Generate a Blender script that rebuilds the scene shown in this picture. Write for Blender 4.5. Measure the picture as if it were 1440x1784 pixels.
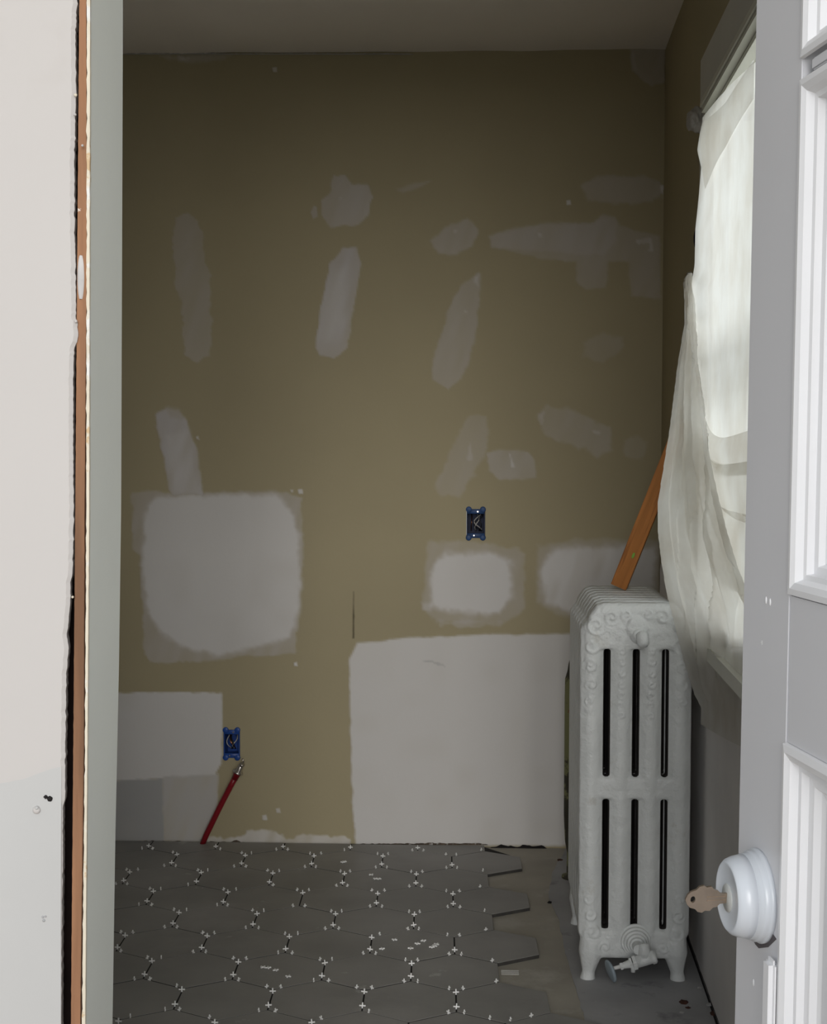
import bpy, bmesh, math, random
import numpy as np
from mathutils import Vector, Matrix, noise as mnoise
random.seed(7)
for o in list(bpy.data.objects): bpy.data.objects.remove(o)
SC = bpy.context.scene; COL = SC.collection

# ------------------------------------------------------------------ camera
H = 1.3; YAW, PITCH, ROLL, F = -0.03988, -0.04621, 0.00241, 2512.2
D = 4.65646; ZC = 2.5546; XW = 0.6085; AW = 0.03094
def _axes():
    f = Vector((math.sin(YAW)*math.cos(PITCH), math.cos(YAW)*math.cos(PITCH), math.sin(PITCH)))
    r = Vector((math.cos(YAW), -math.sin(YAW), 0)); u = r.cross(f)
    c, s = math.cos(ROLL), math.sin(ROLL)
    return r*c+u*s, -r*s+u*c, f
CR, CU, CF = _axes(); CO = Vector((0, 0, H))
cam = bpy.data.objects.new('camera', bpy.data.cameras.new('camera')); COL.objects.link(cam)
M3 = Matrix((CR, CU, -CF)).transposed()
cam.matrix_world = Matrix.Translation(CO) @ M3.to_4x4()
cam.data.sensor_fit = 'HORIZONTAL'; cam.data.sensor_width = 36; cam.data.lens = 36*F/1440
cam.data.clip_start = .05; cam.data.clip_end = 200
SC.camera = cam
# ------------------------------------------------------------------ light
wd = bpy.data.worlds.new('world'); SC.world = wd; wd.use_nodes = True
wn = wd.node_tree; wn.nodes.clear()
wo = wn.nodes.new('ShaderNodeOutputWorld'); wb = wn.nodes.new('ShaderNodeBackground')
wtc = wn.nodes.new('ShaderNodeTexCoord'); wsx = wn.nodes.new('ShaderNodeSeparateXYZ'); wcr = wn.nodes.new('ShaderNodeValToRGB')
wn.links.new(wtc.outputs['Generated'], wsx.inputs[0]); wn.links.new(wsx.outputs['Z'], wcr.inputs[0])
wcr.color_ramp.elements[0].position = 0.0; wcr.color_ramp.elements[0].color = (.50, .52, .50, 1)   # overcast horizon and ground
wcr.color_ramp.elements[1].position = 0.35; wcr.color_ramp.elements[1].color = (.86, .93, 1, 1)
wn.links.new(wcr.outputs[0], wb.inputs[0]); wb.inputs[1].default_value = 1.1
wn.links.new(wb.outputs[0], wo.inputs[0])
def area(name, loc, target, sx, sy, power, col):
    l = bpy.data.lights.new(name, 'AREA'); l.shape = 'RECTANGLE'; l.size = sx; l.size_y = sy; l.energy = power; l.color = col
    o = bpy.data.objects.new(name, l); COL.objects.link(o); o.location = loc
    o.rotation_euler = (Vector(target)-Vector(loc)).to_track_quat('-Z', 'Y').to_euler()
area('entry_daylight', (.8, -8.0, 2.95), (0, 2.2, 1.0), 4.8, 4.8, 820, (1, .975, .95))
area('window_daylight', (1.75, 3.05, 1.75), (.55, 3.05, 1.6), 1.2, 1.3, 27, (.93, .98, 1))
SC.view_settings.view_transform = 'Standard'; SC.view_settings.look = 'None'
SC.view_settings.gamma = 1; SC.view_settings.use_curve_mapping = False
SC.view_settings.exposure = 0.0

# ------------------------------------------------------------------ helpers
def ray(px, py): return (CR*((px-720)/F) + CU*((892-py)/F) + CF)
def atY(px, py, Y): d = ray(px, py); return CO + d*(Y/d.y)
def atZ(px, py, z=0): d = ray(px, py); return CO + d*((z-H)/d.z)
def atPlane(px, py, P, n): d = ray(px, py); return CO + d*((P-CO).dot(n)/d.dot(n))
def proj(P):
    d = P-CO; z = d.dot(CF); return 720+F*d.dot(CR)/z, 892-F*d.dot(CU)/z
def lerp(a, b, t): return a+(b-a)*t
def interp(pts, y):
    if y <= pts[0][0]: return pts[0][1]
    for (a, va), (b, vb) in zip(pts, pts[1:]):
        if y <= b: return va+(vb-va)*(y-a)/(b-a)
    return pts[-1][1]

def link(name, me, mat, parent=None, smooth=False):
    o = bpy.data.objects.new(name, me); COL.objects.link(o)
    if mat: me.materials.append(mat)
    if parent: o.parent = parent
    if smooth:
        for p in me.polygons: p.use_smooth = True
    return o
def obj(name, bm, mat, parent=None, smooth=False, loc=None):
    bmesh.ops.recalc_face_normals(bm, faces=bm.faces)
    me = bpy.data.meshes.new(name); bm.to_mesh(me); bm.free()
    o = link(name, me, mat, parent, smooth)
    if loc: o.location = loc
    return o
def empty(name, loc=(0, 0, 0)):
    o = bpy.data.objects.new(name, None); COL.objects.link(o); o.location = loc; o.empty_display_size = .05; return o
def tag(o, label, cat, group=None):
    o['label'] = label; o['category'] = cat
    if group: o['group'] = group
    return o
def struct(o): o['kind'] = 'structure'; return o
def pc(name, bm, mat, parent, smooth=False):   # part given in world coordinates under a parent empty with a location
    o = obj(name, bm, mat, parent, smooth); o.matrix_parent_inverse = Matrix.Translation(-ploc(parent)); return o
def ploc(p):
    v = Vector(p.location)
    while p.parent: p = p.parent; v = v+p.location
    return Vector(v)
def bx(bm, x0, x1, y0, y1, z0, z1, bev=0, seg=1):
    r = bmesh.ops.create_cube(bm, size=1); vs = r['verts']
    for v in vs: v.co = Vector((lerp(x0, x1, v.co.x+.5), lerp(y0, y1, v.co.y+.5), lerp(z0, z1, v.co.z+.5)))
    if bev:
        es = list({e for v in vs for e in v.link_edges})
        bmesh.ops.bevel(bm, geom=es, offset=bev, segments=seg, affect='EDGES', profile=.5)
    return vs
def hexa(bm, P):        # 8 points, bottom loop then top loop
    v = [bm.verts.new(p) for p in P]
    for f in ((0, 1, 2, 3), (7, 6, 5, 4), (0, 4, 5, 1), (1, 5, 6, 2), (2, 6, 7, 3), (3, 7, 4, 0)): bm.faces.new([v[i] for i in f])
def lathe(bm, prof, org, axis, n=32, cap=True, sx=1, sy=1):
    axis = Vector(axis).normalized(); a = axis.orthogonal().normalized(); b = axis.cross(a); org = Vector(org)
    rings = []
    for t, r in prof:
        if r < 1e-5: rings.append([bm.verts.new(org+axis*t)])
        else: rings.append([bm.verts.new(org+axis*t+(a*math.cos(k*2*math.pi/n)*sx+b*math.sin(k*2*math.pi/n)*sy)*r) for k in range(n)])
    for A, B in zip(rings, rings[1:]):
        for k in range(n):
            q = [A[k % len(A)], A[(k+1) % len(A)], B[(k+1) % len(B)], B[k % len(B)]]
            u = []
            for v in q:
                if v not in u: u.append(v)
            if len(u) > 2: bm.faces.new(u)
    if cap:
        for R in (rings[0], rings[-1]):
            if len(R) > 2: bm.faces.new(R)
def tube(bm, pts, r, n=10):
    pts = [Vector(p) for p in pts]; rings = []
    rr = r if isinstance(r, (list, tuple)) else [r]*len(pts)
    for i, p in enumerate(pts):
        t = (pts[min(i+1, len(pts)-1)]-pts[max(i-1, 0)]).normalized()
        a = t.cross(Vector((.31, .17, .93))).normalized(); b = t.cross(a)
        rings.append([bm.verts.new(p+(a*math.cos(k*2*math.pi/n)+b*math.sin(k*2*math.pi/n))*rr[i]) for k in range(n)])
    for A, B in zip(rings, rings[1:]):
        for k in range(n): bm.faces.new((A[k], A[(k+1) % n], B[(k+1) % n], B[k]))
    bm.faces.new(rings[0]); bm.faces.new(rings[-1])

# ------------------------------------------------------------------ materials
def mat(name, col=(.5, .5, .5), rough=.6, metal=0, var=.06, nscale=6, bump=0, bscale=60, spec=.4, layers=(), bdist=.002):
    """principled with procedural colour variation; layers = (colour, noise scale, threshold, softness)"""
    m = bpy.data.materials.new(name); m.use_nodes = True; nt = m.node_tree; N = nt.nodes; L = nt.links
    b = N['Principled BSDF']; b.inputs['Roughness'].default_value = rough; b.inputs['Metallic'].default_value = metal
    b.inputs['Specular IOR Level'].default_value = spec
    tc = N.new('ShaderNodeTexCoord')
    n1 = N.new('ShaderNodeTexNoise'); n1.inputs['Scale'].default_value = nscale; n1.inputs['Detail'].default_value = 6
    L.new(tc.outputs['Object'], n1.inputs['Vector'])
    cr = N.new('ShaderNodeValToRGB'); cr.color_ramp.elements[0].position = .3; cr.color_ramp.elements[1].position = .7
    cr.color_ramp.elements[0].color = (*[c*(1-var) for c in col], 1); cr.color_ramp.elements[1].color = (*[min(1, c*(1+var)) for c in col], 1)
    L.new(n1.outputs['Fac'], cr.inputs[0]); out = cr.outputs[0]
    for (c, sc, th, soft) in layers:
        n = N.new('ShaderNodeTexNoise'); n.inputs['Scale'].default_value = sc; n.inputs['Detail'].default_value = 8; n.inputs['Roughness'].default_value = .65
        L.new(tc.outputs['Object'], n.inputs['Vector'])
        mr = N.new('ShaderNodeMapRange'); mr.inputs[1].default_value = th; mr.inputs[2].default_value = th+soft
        L.new(n.outputs['Fac'], mr.inputs[0])
        mx = N.new('ShaderNodeMix'); mx.data_type = 'RGBA'; L.new(mr.outputs[0], mx.inputs[0]); L.new(out, mx.inputs[6])
        mx.inputs[7].default_value = (*c, 1); out = mx.outputs[2]
    L.new(out, b.inputs['Base Color'])
    if bump:
        nb = N.new('ShaderNodeTexNoise'); nb.inputs['Scale'].default_value = bscale; nb.inputs['Detail'].default_value = 5
        L.new(tc.outputs['Object'], nb.inputs['Vector'])
        bp = N.new('ShaderNodeBump'); bp.inputs['Strength'].default_value = bump; bp.inputs['Distance'].default_value = bdist
        L.new(nb.outputs['Fac'], bp.inputs['Height']); L.new(bp.outputs[0], b.inputs['Normal'])
    m['out'] = 0
    return m
OLIVE = (.405, .350, .222)
M_olive = mat('olive_wall_paint', OLIVE, .75, var=.05, nscale=1.6, bump=.15, bscale=90, spec=.2)
M_patch = mat('skim_plaster_on_olive', OLIVE, .75, var=.05, nscale=1.6, bump=.15, bscale=90, spec=.2)
def patch_nodes(m):
    nt = m.node_tree; N = nt.nodes; L = nt.links; b = N['Principled BSDF']
    src = b.inputs['Base Color'].links[0].from_socket
    at = N.new('ShaderNodeAttribute'); at.attribute_name = 'tint'; am = N.new('ShaderNodeAttribute'); am.attribute_name = 'mask'
    mx = N.new('ShaderNodeMix'); mx.data_type = 'RGBA'
    L.new(am.outputs['Fac'], mx.inputs[0]); L.new(src, mx.inputs[6]); L.new(at.outputs['Color'], mx.inputs[7]); L.new(mx.outputs[2], b.inputs['Base Color'])
patch_nodes(M_patch)
M_ceil = mat('ceiling_plaster', (.90, .84, .76), .85, var=.03, nscale=2, bump=.2, bscale=40, spec=.15)
M_white = mat('white_wall_plaster', (.49, .467, .452), .7, var=.02, nscale=3, bump=.12, bscale=30, spec=.25, layers=[((.46, .433, .415), 1.5, .55, .1)])
M_wgrey = mat('primer_grey_plaster', (.455, .452, .445), .75, var=.03, nscale=3, bump=.12, bscale=30, spec=.25)
M_jamb = mat('pale_green_white_jamb_paint', (.83, .85, .80), .5, var=.03, nscale=4, bump=.15, bscale=25, spec=.4)
M_cream = mat('cream_chipped_paint', (.64, .58, .47), .7, var=.06, nscale=12, bump=.3, bscale=80, layers=[((.55, .40, .24), 30, .6, .03), ((.70, .69, .66), 14, .55, .05)])
M_stud = mat('rough_brown_stud', (.27, .135, .07), .8, var=.42, nscale=7, bump=.5, bscale=50, layers=[((.16, .07, .035), 6, .58, .12), ((.70, .60, .52), 60, .70, .03)])
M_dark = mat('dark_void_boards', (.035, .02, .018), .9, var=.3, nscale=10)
M_door = mat('white_door_paint', (.60, .60, .625), .38, var=.02, nscale=4, bump=.25, bscale=16, spec=.45, layers=[((.84, .85, .86), 30, .72, .02)], bdist=.001)
M_mould = mat('white_moulding_paint', (.74, .74, .76), .35, var=.02, nscale=8, bump=.3, bscale=30, spec=.45, bdist=.001)
M_lock = mat('white_painted_lock', (.54, .57, .615), .3, var=.02, nscale=8, bump=.15, bscale=40, spec=.5, bdist=.001, layers=[((.05, .05, .05), 45, .77, .01)])
M_rad = mat('white_radiator_paint', (.72, .74, .73), .42, var=.06, nscale=9, bump=.9, bscale=48, spec=.45,
            layers=[((.52, .50, .44), 7, .60, .12), ((.12, .10, .08), 75, .71, .015)], bdist=.006)
M_tile = mat('grey_porcelain_tile', (.26, .255, .24), .5, var=.16, nscale=3.5, bump=.08, bscale=90, spec=.35,
             layers=[((.32, .31, .295), 2.1, .52, .2), ((.40, .395, .38), 9, .655, .05)])
M_tside = mat('dark_shaded_tile_edge', (.045, .042, .038), .8, var=.25, nscale=30)
M_thin = mat('dark_thinset_bed', (.012, .011, .010), .9, var=.2, nscale=20, bump=.5)
M_cement = mat('brown_grey_cement_board', (.38, .355, .30), .85, var=.12, nscale=5, bump=.3, bscale=60, layers=[((.45, .43, .38), 4, .55, .1), ((.14, .13, .115), 24, .68, .04)])
M_level = mat('grey_levelling_compound', (.36, .36, .365), .75, var=.12, nscale=6, bump=.35, bscale=40, layers=[((.19, .19, .19), 5, .56, .1), ((.46, .46, .46), 22, .68, .05)])
M_plast = mat('white_spacer_plastic', (.80, .80, .78), .45, var=.02)
M_blue = mat('blue_box_plastic', (.018, .07, .30), .4, var=.15, nscale=30, bump=.2)
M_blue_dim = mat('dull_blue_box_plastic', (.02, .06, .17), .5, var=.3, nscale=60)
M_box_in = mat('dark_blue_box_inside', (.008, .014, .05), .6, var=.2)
M_wire_w = mat('white_cable_sheath', (.55, .53, .5), .5)
M_wire_k = mat('black_cable_sheath', (.02, .02, .022), .5)
M_wire_c = mat('copper_wire', (.6, .25, .12), .35, metal=1)
M_red = mat('red_plastic_tube', (.22, .003, .010), .4, var=.08, spec=.5)
M_steel = mat('nickel_steel', (.55, .52, .48), .28, metal=1, var=.08)
M_key = mat('nickel_silver_key', (.44, .36, .29), .3, metal=.95, var=.1, nscale=60, bump=.15)
M_stick = mat('orange_brown_wood', (.47, .185, .05), .5, var=.2, nscale=12, bump=.2, layers=[((.28, .10, .03), 9, .56, .1), ((.75, .55, .35), 40, .72, .02)])
M_stickg = mat('greyed_wood_side', (.30, .23, .16), .7, var=.15, nscale=12)
M_green = mat('green_paint_spot', (.25, .5, .08), .5)
M_pipe = mat('flaking_olive_pipe', (.05, .045, .03), .7, var=.3, nscale=9, bump=.8, bscale=45,
             layers=[((.20, .20, .09), 9, .47, .03), ((.50, .50, .40), 26, .66, .02), ((.22, .07, .03), 14, .64, .04)])
M_navy = mat('navy_cloth', (.008, .013, .05), .8)
M_dirt = mat('crumbled_plaster_and_dirt', (.10, .075, .055), .95, var=.5, nscale=40, bump=.8, layers=[((.45, .43, .40), 60, .55, .05)])
M_black = mat('black_gap', (.012, .010, .010), .95)
M_rust = mat('rust_debris', (.07, .03, .02), .95, var=.5, nscale=50, bump=.8)
M_caulk = mat('pale_skim_edge', (.44, .42, .39), .8, var=.15, nscale=30, bump=.6)
M_case = mat('dull_window_casing_paint', (.62, .61, .56), .55, var=.04, nscale=5, bump=.1)
M_wframe = mat('cream_window_moulding', (.72, .72, .64), .45, var=.04, nscale=8, bump=.15)
M_tape = mat('grey_crumpled_paper', (.42, .40, .37), .85, var=.1, nscale=20, bump=.6)
M_lace = mat('tan_lace_fabric', (.34, .27, .22), .9, var=.35, nscale=120, bump=.4)
M_ext = mat('exterior_siding', (.6, .6, .58), .8)
for m_ in (M_tile, M_cement, M_level):      # one pattern running across all pieces, not repeated in each
    g_n = m_.node_tree.nodes.new('ShaderNodeNewGeometry')
    for n in m_.node_tree.nodes:
        if n.type == 'TEX_NOISE': m_.node_tree.links.new(g_n.outputs['Position'], n.inputs['Vector'])
# wood grain streaks along the stick / stud
for m_, ax in ((M_stud, 2), (M_stick, 0)):
    for n in m_.node_tree.nodes:
        if n.type == 'TEX_NOISE' and n.inputs['Scale'].default_value < 13:
            mp = m_.node_tree.nodes.new('ShaderNodeMapping'); s = [6, 6, 6]; s[ax] = .35; mp.inputs['Scale'].default_value = s
            src = n.inputs['Vector'].links[0].from_socket; m_.node_tree.links.new(src, mp.inputs[0]); m_.node_tree.links.new(mp.outputs[0], n.inputs['Vector'])
def glass_mat():
    m = bpy.data.materials.new('window_glass'); m.use_nodes = True; N = m.node_tree.nodes; L = m.node_tree.links
    N.remove(N['Principled BSDF']); o = N['Material Output']
    g = N.new('ShaderNodeBsdfGlossy'); g.inputs['Roughness'].default_value = .02; t = N.new('ShaderNodeBsdfTransparent')
    f = N.new('ShaderNodeFresnel'); mx = N.new('ShaderNodeMixShader'); L.new(f.outputs[0], mx.inputs[0]); L.new(t.outputs[0], mx.inputs[1]); L.new(g.outputs[0], mx.inputs[2]); L.new(mx.outputs[0], o.inputs[0])
    return m
M_glass = glass_mat()
def cloth_mat():
    m = bpy.data.materials.new('sheer_off_white_cloth'); m.use_nodes = True; N = m.node_tree.nodes; L = m.node_tree.links
    N.remove(N['Principled BSDF']); o = N['Material Output']; tc = N.new('ShaderNodeTexCoord')
    n = N.new('ShaderNodeTexNoise'); n.inputs['Scale'].default_value = 9; n.inputs['Detail'].default_value = 5; L.new(tc.outputs['Object'], n.inputs['Vector'])
    cr = N.new('ShaderNodeValToRGB'); cr.color_ramp.elements[0].position = .35; cr.color_ramp.elements[1].position = .65
    cr.color_ramp.elements[0].color = (.74, .71, .65, 1); cr.color_ramp.elements[1].color = (.84, .83, .79, 1); L.new(n.outputs['Fac'], cr.inputs[0])
    d = N.new('ShaderNodeBsdfDiffuse'); t = N.new('ShaderNodeBsdfTranslucent'); tr = N.new('ShaderNodeBsdfTransparent')
    L.new(cr.outputs[0], d.inputs[0]); L.new(cr.outputs[0], t.inputs[0])
    a = N.new('ShaderNodeMixShader'); a.inputs[0].default_value = .55; L.new(d.outputs[0], a.inputs[1]); L.new(t.outputs[0], a.inputs[2])
    b = N.new('ShaderNodeMixShader'); b.inputs[0].default_value = .17; L.new(a.outputs[0], b.inputs[1]); L.new(tr.outputs[0], b.inputs[2]); L.new(b.outputs[0], o.inputs[0])
    return m
M_cloth = cloth_mat()

# ------------------------------------------------------------------ bathroom shell
YP0, YP1 = 1.55, 1.68            # partition with the doorway the photograph looks through
XL = -1.30
# back wall with two real openings for the electrical boxes
def wpt(px, py): p = atY(px, py, D); return p.x, p.z
boxes = []
for (x0, y0, x1, y1) in ((812, 889, 845, 935), (389, 1273, 418, 1318)):
    a, zt = wpt(x0, y0); b, zb = wpt(x1, y1); boxes.append((a, b, zb, zt))
bm = bmesh.new()
xs = sorted([XL-.1, XW+.12]+[v for b in boxes for v in b[:2]]); zs = sorted([-.05, ZC+.05]+[v for b in boxes for v in b[2:]])
for i in range(len(xs)-1):
    for j in range(len(zs)-1):
        cx, cz = (xs[i]+xs[i+1])/2, (zs[j]+zs[j+1])/2
        if any(b[0] < cx < b[1] and b[2] < cz < b[3] for b in boxes): continue
        bx(bm, xs[i], xs[i+1], D, D+.10, zs[j], zs[j+1])
bmesh.ops.remove_doubles(bm, verts=bm.verts, dist=1e-5)
wall_back = struct(obj('wall_back', bm, M_olive))
bm = bmesh.new(); bx(bm, XL-.1, XL, YP1, D, -.05, ZC+.05); struct(obj('wall_left', bm, M_white))
# ceiling with a slightly wavy plastered edge
bm = bmesh.new(); nx, ny = 40, 30
g = [[bm.verts.new((lerp(XL, XW+.02, i/nx), lerp(YP1-.05, D, j/ny), ZC+.004*mnoise.noise(Vector((i*.35, j*.35, 0))))) for j in range(ny+1)] for i in range(nx+1)]
for i in range(nx):
    for j in range(ny): bm.faces.new((g[i][j], g[i][j+1], g[i+1][j+1], g[i+1][j]))
bx(bm, XL-.1, XW+.12, YP1-.05, D+.1, ZC+.012, ZC+.09)
struct(obj('ceiling', bm, M_ceil, smooth=False))

# right (window) wall
def xr(Y): return XW-AW*(D-Y)
def rp(Y, z, off): return Vector((xr(Y)-off, Y, z))    # off = distance into the room
WY0, WY1, WZ0, WZ1 = 2.60, 3.50, .86, 2.105
def rbox(bm, y0, y1, z0, z1, o0, o1):
    hexa(bm, [rp(y0, z0, o0), rp(y1, z0, o0), rp(y1, z0, o1), rp(y0, z0, o1), rp(y0, z1, o0), rp(y1, z1, o0), rp(y1, z1, o1), rp(y0, z1, o1)])
bm = bmesh.new()
for y0, y1, z0, z1 in ((YP1, WY0, -.05, ZC+.05), (WY1, D+.1, -.05, ZC+.05), (WY0, WY1, -.05, WZ0), (WY0, WY1, WZ1, ZC+.05)): rbox(bm, y0, y1, z0, z1, 0, -.14)
bmesh.ops.remove_doubles(bm, verts=bm.verts, dist=1e-5)
wall_right = struct(obj('wall_right', bm, M_olive))
# lower part of the window wall is skimmed grey
bm = bmesh.new(); ny, nz = 90, 40; g = []
for i in range(ny+1):
    Y = lerp(YP1, D-.02, i/ny); top = .93+.02*mnoise.noise(Vector((Y*6, 0, 3)))
    g.append([bm.verts.new(rp(Y, lerp(0, top, j/nz), .0025 if j < nz else .0002)) for j in range(nz+1)])
for i in range(ny):
    for j in range(nz): bm.faces.new((g[i][j], g[i+1][j], g[i+1][j+1], g[i][j+1]))
o = obj('plaster_skim', bm, mat('grey_skim_plaster', (.74, .71, .69), .8, var=.1, nscale=3, bump=.2, bscale=30), wall_right)
o['label'] = 'grey skimmed lower part of the window wall'

# floor base
bm = bmesh.new(); bx(bm, XL-.1, XW+.05, -.6, D+.1, -.06, -.0095)
floor = struct(obj('floor', bm, M_cement))
# hexagonal tiles
TW, TH, OX, OY = 0.21736, 0.0223, -0.05499, 4.4504
A = Vector((math.cos(TH), math.sin(TH))); NN = Vector((math.sin(TH), -math.cos(TH)))
def lat(u, j): v = Vector((OX, OY))+A*(u*TW)+NN*(j*TW*.8660254); return v
def clip(poly, f):
    out = []
    for i in range(len(poly)):
        a, b = poly[i], poly[(i+1) % len(poly)]; fa, fb = f(a), f(b)
        if fa >= 0: out.append(a)
        if (fa >= 0) != (fb >= 0): out.append(a+(b-a)*(fa/(fa-fb)))
    return out
rc = {-1: 0, 0: .5, 1: 0, 2: .5, 3: 0, 4: .5, 5: 0, 6: .5, 7: 1.0, 8: .5, 9: 1, 10: .5, 11: 1, 12: .5, 13: 1, 14: .5}
R_ = (TW-.0038)/math.sqrt(3)
for j in range(-1, 15):
    u = rc[j]
    while True:
        c = lat(u, j); u -= 1
        if c.x < XL-.1: break
        poly = [c+(A*math.sin(k*math.pi/3)+NN*math.cos(k*math.pi/3))*R_ for k in range(6)]
        ymax = D-.014-.004*random.random()
        poly = clip(poly, lambda p: ymax-p.y)
        if poly: poly = clip(poly, lambda p: p.x-XL-.004)
        if poly: poly = clip(poly, lambda p: p.y-YP1-.0)
        if len(poly) < 3: continue
        bm = bmesh.new(); dz = random.uniform(-.0006, .0006); cc = sum(poly, Vector((0, 0)))/len(poly)
        lo = [bm.verts.new((p.x-cc.x, p.y-cc.y, -.0093)) for p in poly]; mi = [bm.verts.new((p.x-cc.x, p.y-cc.y, -.0006+dz)) for p in poly]
        tp = [bm.verts.new(((p.x-cc.x)*.996, (p.y-cc.y)*.996, dz)) for p in poly]
        n = len(poly)
        for k in range(n):
            bm.faces.new((lo[k], lo[(k+1) % n], mi[(k+1) % n], mi[k])); bm.faces.new((mi[k], mi[(k+1) % n], tp[(k+1) % n], tp[k]))
        bm.faces.new(tp)
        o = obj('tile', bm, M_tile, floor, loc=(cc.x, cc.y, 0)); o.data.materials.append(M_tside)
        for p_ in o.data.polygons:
            if abs(p_.normal.z) < .3: p_.material_index = 1  # dark body colour on the sides also stands for shadow at tile edges
# dark thinset visible in the joints
bm = bmesh.new()
pts = [(XL, D-.012), (lat(.42, -1).x, D-.012)]
for j in range(0, 14):
    uu = rc[j]+.44; 
    p = lat(uu, j-.33); q = lat(uu, j+.33); pts += [(p.x, p.y), (q.x, q.y)]
pts += [(XL, lat(0, 14).y)]
vs = [bm.verts.new((x, y, -.0014)) for x, y in pts]; bm.faces.new(vs)
bmesh.ops.triangulate(bm, faces=bm.faces)
obj('thinset_bed', bm, M_thin, floor)
# grey levelling compound around the radiator
lv = [(985, 1474), (1140, 1476), (1260, 1790), (1300, 1860), (1040, 1860), (1022, 1790), (1003, 1720), (985, 1660), (972, 1600), (955, 1560), (962, 1520)]
bm = bmesh.new(); P = [atZ(x, y, -.0075) for x, y in lv]; P = [Vector((min(p.x, xr(p.y)-.006), min(p.y, D-.004), p.z)) for p in P]
dens = []
for i in range(len(P)):
    for k in range(8):
        q = P[i].lerp(P[(i+1) % len(P)], k/8); dens.append(q+Vector((.004*mnoise.noise(q*40), .006*mnoise.noise(q*31), 0)))
dens = [Vector((min(p.x, xr(p.y)-.004), min(p.y, D-.003), p.z)) for p in dens]
t = [bm.verts.new(p) for p in dens]; b_ = [bm.verts.new(p+Vector((0, 0, -.003))) for p in dens]
bm.faces.new(t)
for k in range(len(t)): bm.faces.new((t[k], t[(k+1) % len(t)], b_[(k+1) % len(t)], b_[k]))
bmesh.ops.triangulate(bm, faces=[f for f in bm.faces if len(f.verts) > 4])
o = obj('levelling_patch', bm, M_level, floor); o['label'] = 'pale grey levelling compound spread under the radiator'

# ------------------------------------------------------------------ skim patches on the back wall
def sdf(poly, X, Y):
    P = np.array(poly, float); n = len(P); d = np.full(X.shape, 1e9); ins = np.zeros(X.shape, bool)
    for i in range(n):
        a = P[i]; b = P[(i+1) % n]; e = b-a; wx = X-a[0]; wy = Y-a[1]
        t = np.clip((wx*e[0]+wy*e[1])/(e@e+1e-9), 0, 1); d = np.minimum(d, np.hypot(wx-e[0]*t, wy-e[1]*t))
        c = ((a[1] <= Y) & (b[1] > Y)) | ((b[1] <= Y) & (a[1] > Y))
        with np.errstate(divide='ignore', invalid='ignore'): xi = a[0]+(Y-a[1])*e[0]/(e[1] if e[1] else 1e-9)
        ins ^= (c & (X < xi))
    return np.where(ins, d, -d)
rng = np.random.default_rng(3)
def vnoise(X, Y, s, seed):
    r = np.random.default_rng(seed); G = r.random((64, 64)); x = X/s; y = Y/s
    xi = np.floor(x).astype(int); yi = np.floor(y).astype(int); fx = x-xi; fy = y-yi; fx = fx*fx*(3-2*fx); fy = fy*fy*(3-2*fy)
    g = lambda a, b: G[a % 64, b % 64]
    return (g(xi, yi)*(1-fx)+g(xi+1, yi)*fx)*(1-fy)+(g(xi, yi+1)*(1-fx)+g(xi+1, yi+1)*fx)*fy-.5
GREY = (.54, .51, .49); PALE = (.67, .65, .625); COOL = (.41, .405, .395); WARM = (.45, .40, .35)
def patch(layers, step=3.0, wob=7, label=None, seed=0, h=.0012):
    allp = [p for l in layers for p in l[0]]
    m = 14; x0 = min(p[0] for p in allp)-m; x1 = max(p[0] for p in allp)+m; y0 = min(p[1] for p in allp)-m; y1 = max(p[1] for p in allp)+m
    nx = int((x1-x0)/step)+1; ny = int((y1-y0)/step)+1
    X, Y = np.meshgrid(x0+np.arange(nx)*step, y0+np.arange(ny)*step, indexing='ij')
    mask = np.zeros(X.shape); tint = np.zeros(X.shape+(3,)); tint[:] = layers[0][1]
    for k, (poly, tone, alpha, fe) in enumerate(layers):
        s = sdf(poly, X, Y)+vnoise(X, Y, 17, seed+k)*wob+vnoise(X, Y, 6, seed+k+50)*wob*.55
        a = np.clip(s/fe+.5, 0, 1); a = a*a*(3-2*a)*alpha*(1+.5*vnoise(X+Y*.3, Y*.25, 13, seed+9)*(alpha < .99)+.16*vnoise(X, Y, 45, seed+4)); a = np.clip(a, 0, 1)
        tint = tint*(1-a[..., None])+np.array(tone)*a[..., None] if k else tint
        mask = mask+(1-mask)*a
    keep = mask > .012
    cell = keep[:-1, :-1] | keep[1:, :-1] | keep[:-1, 1:] | keep[1:, 1:]
    used = np.zeros(X.shape, bool); used[:-1, :-1] |= cell; used[1:, :-1] |= cell; used[:-1, 1:] |= cell; used[1:, 1:] |= cell
    idx = -np.ones(X.shape, int); idx[used] = np.arange(used.sum())
    ii, jj = np.nonzero(used)
    V = []
    for i, j in zip(ii, jj):
        p = atY(X[i, j], Y[i, j], D); q = min(max(p.x, XL), XW-.0005), min(max(p.z, -.01), ZC+.004)
        V.append((q[0], D-.0004-h*min(1, mask[i, j]*1.3), q[1]))
    ci, cj = np.nonzero(cell); Fc = [(idx[i, j], idx[i+1, j], idx[i+1, j+1], idx[i, j+1]) for i, j in zip(ci, cj)]
    me = bpy.data.meshes.new('plaster_patch'); me.from_pydata(V, [], Fc)
    a = me.attributes.new('mask', 'FLOAT', 'POINT'); a.data.foreach_set('value', mask[ii, jj].astype(np.float32))
    c = me.attributes.new('tint', 'FLOAT_COLOR', 'POINT'); cc = np.ones((len(ii), 4), np.float32); cc[:, :3] = tint[ii, jj]; c.data.foreach_set('color', cc.ravel())
    o = link('plaster_patch', me, M_patch, wall_back, True)
    if label: o['label'] = label
    return o
B = 4
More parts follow.
